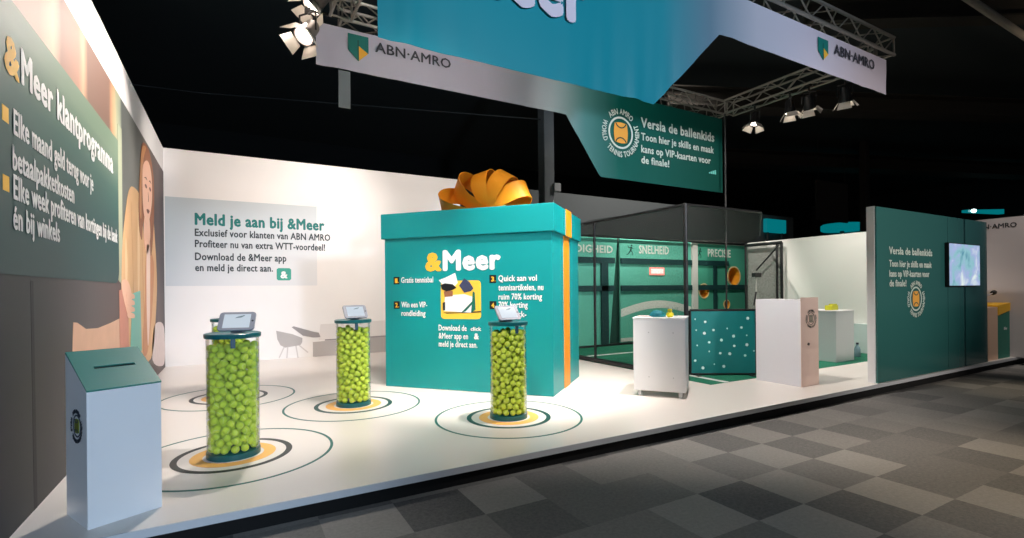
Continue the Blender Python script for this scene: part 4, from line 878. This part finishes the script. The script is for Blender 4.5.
emblem((6.43, -0.014, 4.37), X, Z, 0.46, mlt, mat('emblem_orange', (236, 170, 70), 0.6), bb, MATS['emblem_dark'])
ml = MB()
for k in range(4): ml.prism([(0, 0), (0.05, 0), (0.05, 0.04 + 0.02 * k), (0, 0.03 + 0.02 * k)], (8.88 + 0.06 * k, -0.016, 3.86), X, Z, -Y, 0.002)
ml.build('small_mark', mat('pale_teal_vinyl', (120, 220, 210), 0.6), bb)
o = MB().box((1.31, 7.24, 4.0), (1.47, 7.26, 4.52)).build('hanging_strip', mat('strip_grey', (120, 130, 136), 0.6)); tag(o, 'short grey strip hanging below the white end of the back banner', 'strip')

# spot fixtures
M_can = mat('lamp_body', (120, 112, 108), 0.4, metal=0.4); M_canb = mat('lamp_body_black', (22, 22, 24), 0.5); M_door = mat('barn_door', (214, 206, 196), 0.5)
def fixture(loc, target, label, watts, angle, col, body, lens=14.0, group='spotlights on the truss', k=1.0, hang=None):
    loc, target = Vector(loc), Vector(target); d = (target - loc).normalized(); q = d.to_track_quat('Z', 'Y').to_matrix().to_4x4()
    t = thing('spotlight', label, 'spotlight', loc, 0, group)
    MB().lathe([(0, -0.16 * k), (0.05 * k, -0.16 * k), (0.075 * k, -0.12 * k), (0.085 * k, 0.0), (0.105 * k, 0.06 * k), (0.105 * k, 0.10 * k), (0.095 * k, 0.10 * k), (0.09 * k, 0.075 * k), (0, 0.075 * k)], q, 28).build('body', body, t, smooth=True)
    MB().lathe([(0, 0.076 * k), (0.088 * k, 0.078 * k), (0.07 * k, 0.09 * k), (0, 0.098 * k)], q, 28).build('lens', mat('lamp_lens', (255, 250, 245), 0.3, emit=(255, 240, 225), estr=lens), t, smooth=True)
    for a in range(4):
        r = q @ Matrix.Rotation(a * PI / 2, 4, 'Z'); w0, w1, ln = 0.08 * k, 0.11 * k, 0.125 * k
        m = MB(); o0 = Vector((0, 0.108 * k, 0.10 * k)); dv = Vector((0, math.sin(0.6), math.cos(0.6)))
        m.prism([(-w0, 0), (w0, 0), (w1, ln), (-w1, ln)], o0, X, dv, Vector((0, math.cos(0.6), -math.sin(0.6))), 0.004)
        for v in m.bm.verts: v.co = r @ v.co
        m.build('barn_door', M_door, t)
    # yoke and clamp up to the truss
    sd = d.cross(Z).normalized() * 0.115 * k; top = Z * 0.2 * k
    m = MB().rod(sd, sd + top, 0.012, 8).rod(-sd, -sd + top, 0.012, 8).rod(sd + top, -sd + top, 0.012, 8); m.build('yoke', M_canb, t)
    hz_ = (TZ0 if hang is None else hang) - loc.z
    MB().rod(top, (0, 0, max(hz_, 0.24 * k)), 0.018, 8).box((-0.035, -0.035, max(hz_, 0.24 * k) - 0.05), (0.035, 0.035, max(hz_, 0.24 * k) + 0.02)).build('clamp', M_canb, t)
    if watts: 
        l = lamp_spot('spot_beam', loc + d * 0.27 * k, target, watts, angle, col)
    return t
LEFT_FIX = [((0.90, 7.14, 4.90), (-1.15, 5.6, 1.6), 'lower of two spotlights at the left end of the back truss', 520, 85), ((1.02, 7.14, 5.34), (-1.15, 6.6, 2.4), 'upper of two spotlights at the left end of the back truss', 520, 85)]
for l_, tg, lb_, w_, an in LEFT_FIX:
    tf = fixture(l_, tg, lb_, w_, an, NEUT, M_can, k=1.25, hang=5.2 if l_[2] < 5 else 5.62)
    zz = (5.2 if l_[2] < 5 else 5.62) - l_[2]
    MB().rod((0, 0, zz), (1.3 - l_[0], 0.0, zz), 0.02, 8).build('side_arm', M_canb, tf)
RIGHT_FIX = [((9.3, 6.39, 4.83), (8.2, 6.6, 0.0), 'spotlight under the right side truss, nearest the dark green banner', 300, 60), ((9.3, 5.66, 4.83), (9.6, 5.3, 0.0), 'second spotlight from the dark green banner under the right side truss', 300, 70), ((9.3, 5.30, 4.81), (11.7, 6.0, 1.0), 'third spotlight from the dark green banner under the right side truss', 260, 80), ((9.3, 4.68, 4.73), (11.0, 5.3, 0.2), 'spotlight under the right side truss, nearest the white banner', 200, 80)]
for l_, tg, lb_, w_, an in RIGHT_FIX: fixture(l_, tg, lb_, w_, an, NEUT, M_canb)
HID = [((1.5, 4.27, 4.85), (2.7, 6.4, 1.6), 220, 62), ((3.5, 4.27, 4.85), (3.5, 5.6, 1.8), 1100, 56), ((4.9, 4.27, 4.85), (5.6, 5.2, 0.4), 800, 90), ((2.0, 4.27, 4.85), (0.2, 7.2, 0.2), 560, 70), ((1.8, 7.38, 5.0), (0.2, 11.5, 2.4), 600, 90), ((3.9, 7.38, 5.0), (3.4, 11.5, 2.0), 440, 90), ((2.8, 4.27, 5.0), (2.8, 7.2, 4.7), 130, 110), ((3.9, 4.27, 5.0), (7.2, 7.2, 4.2), 260, 90), ((6.9, 7.38, 5.0), (8.0, 9.6, 1.3), 1000, 90), ((9.0, 7.38, 5.0), (10.6, 9.6, 1.3), 1200, 90)]  # unseen truss spots; those on back banner and cage added as fill
for k, (l_, tg, w_, an) in enumerate(HID):
    fixture(l_, tg, k=0.8, label=['spotlight behind the front banner aimed at the gift box front', 'spotlight behind the front banner above the right cylinder', 'spotlight behind the front banner aimed at the floor beside the gift box', 'spotlight behind the front banner aimed at the left floor', 'spotlight behind the back banner aimed at the left of the back wall', 'spotlight behind the back banner aimed at the right of the back wall', 'unseen fill spotlight added behind the front banner for the white part of the back banner', 'unseen fill spotlight added behind the front banner for the green part of the back banner', 'unseen fill spotlight added behind the back banner for the left cage panels', 'unseen fill spotlight added behind the back banner for the right cage panels'][k], watts=w_, angle=an, col=NEUT, body=M_canb)
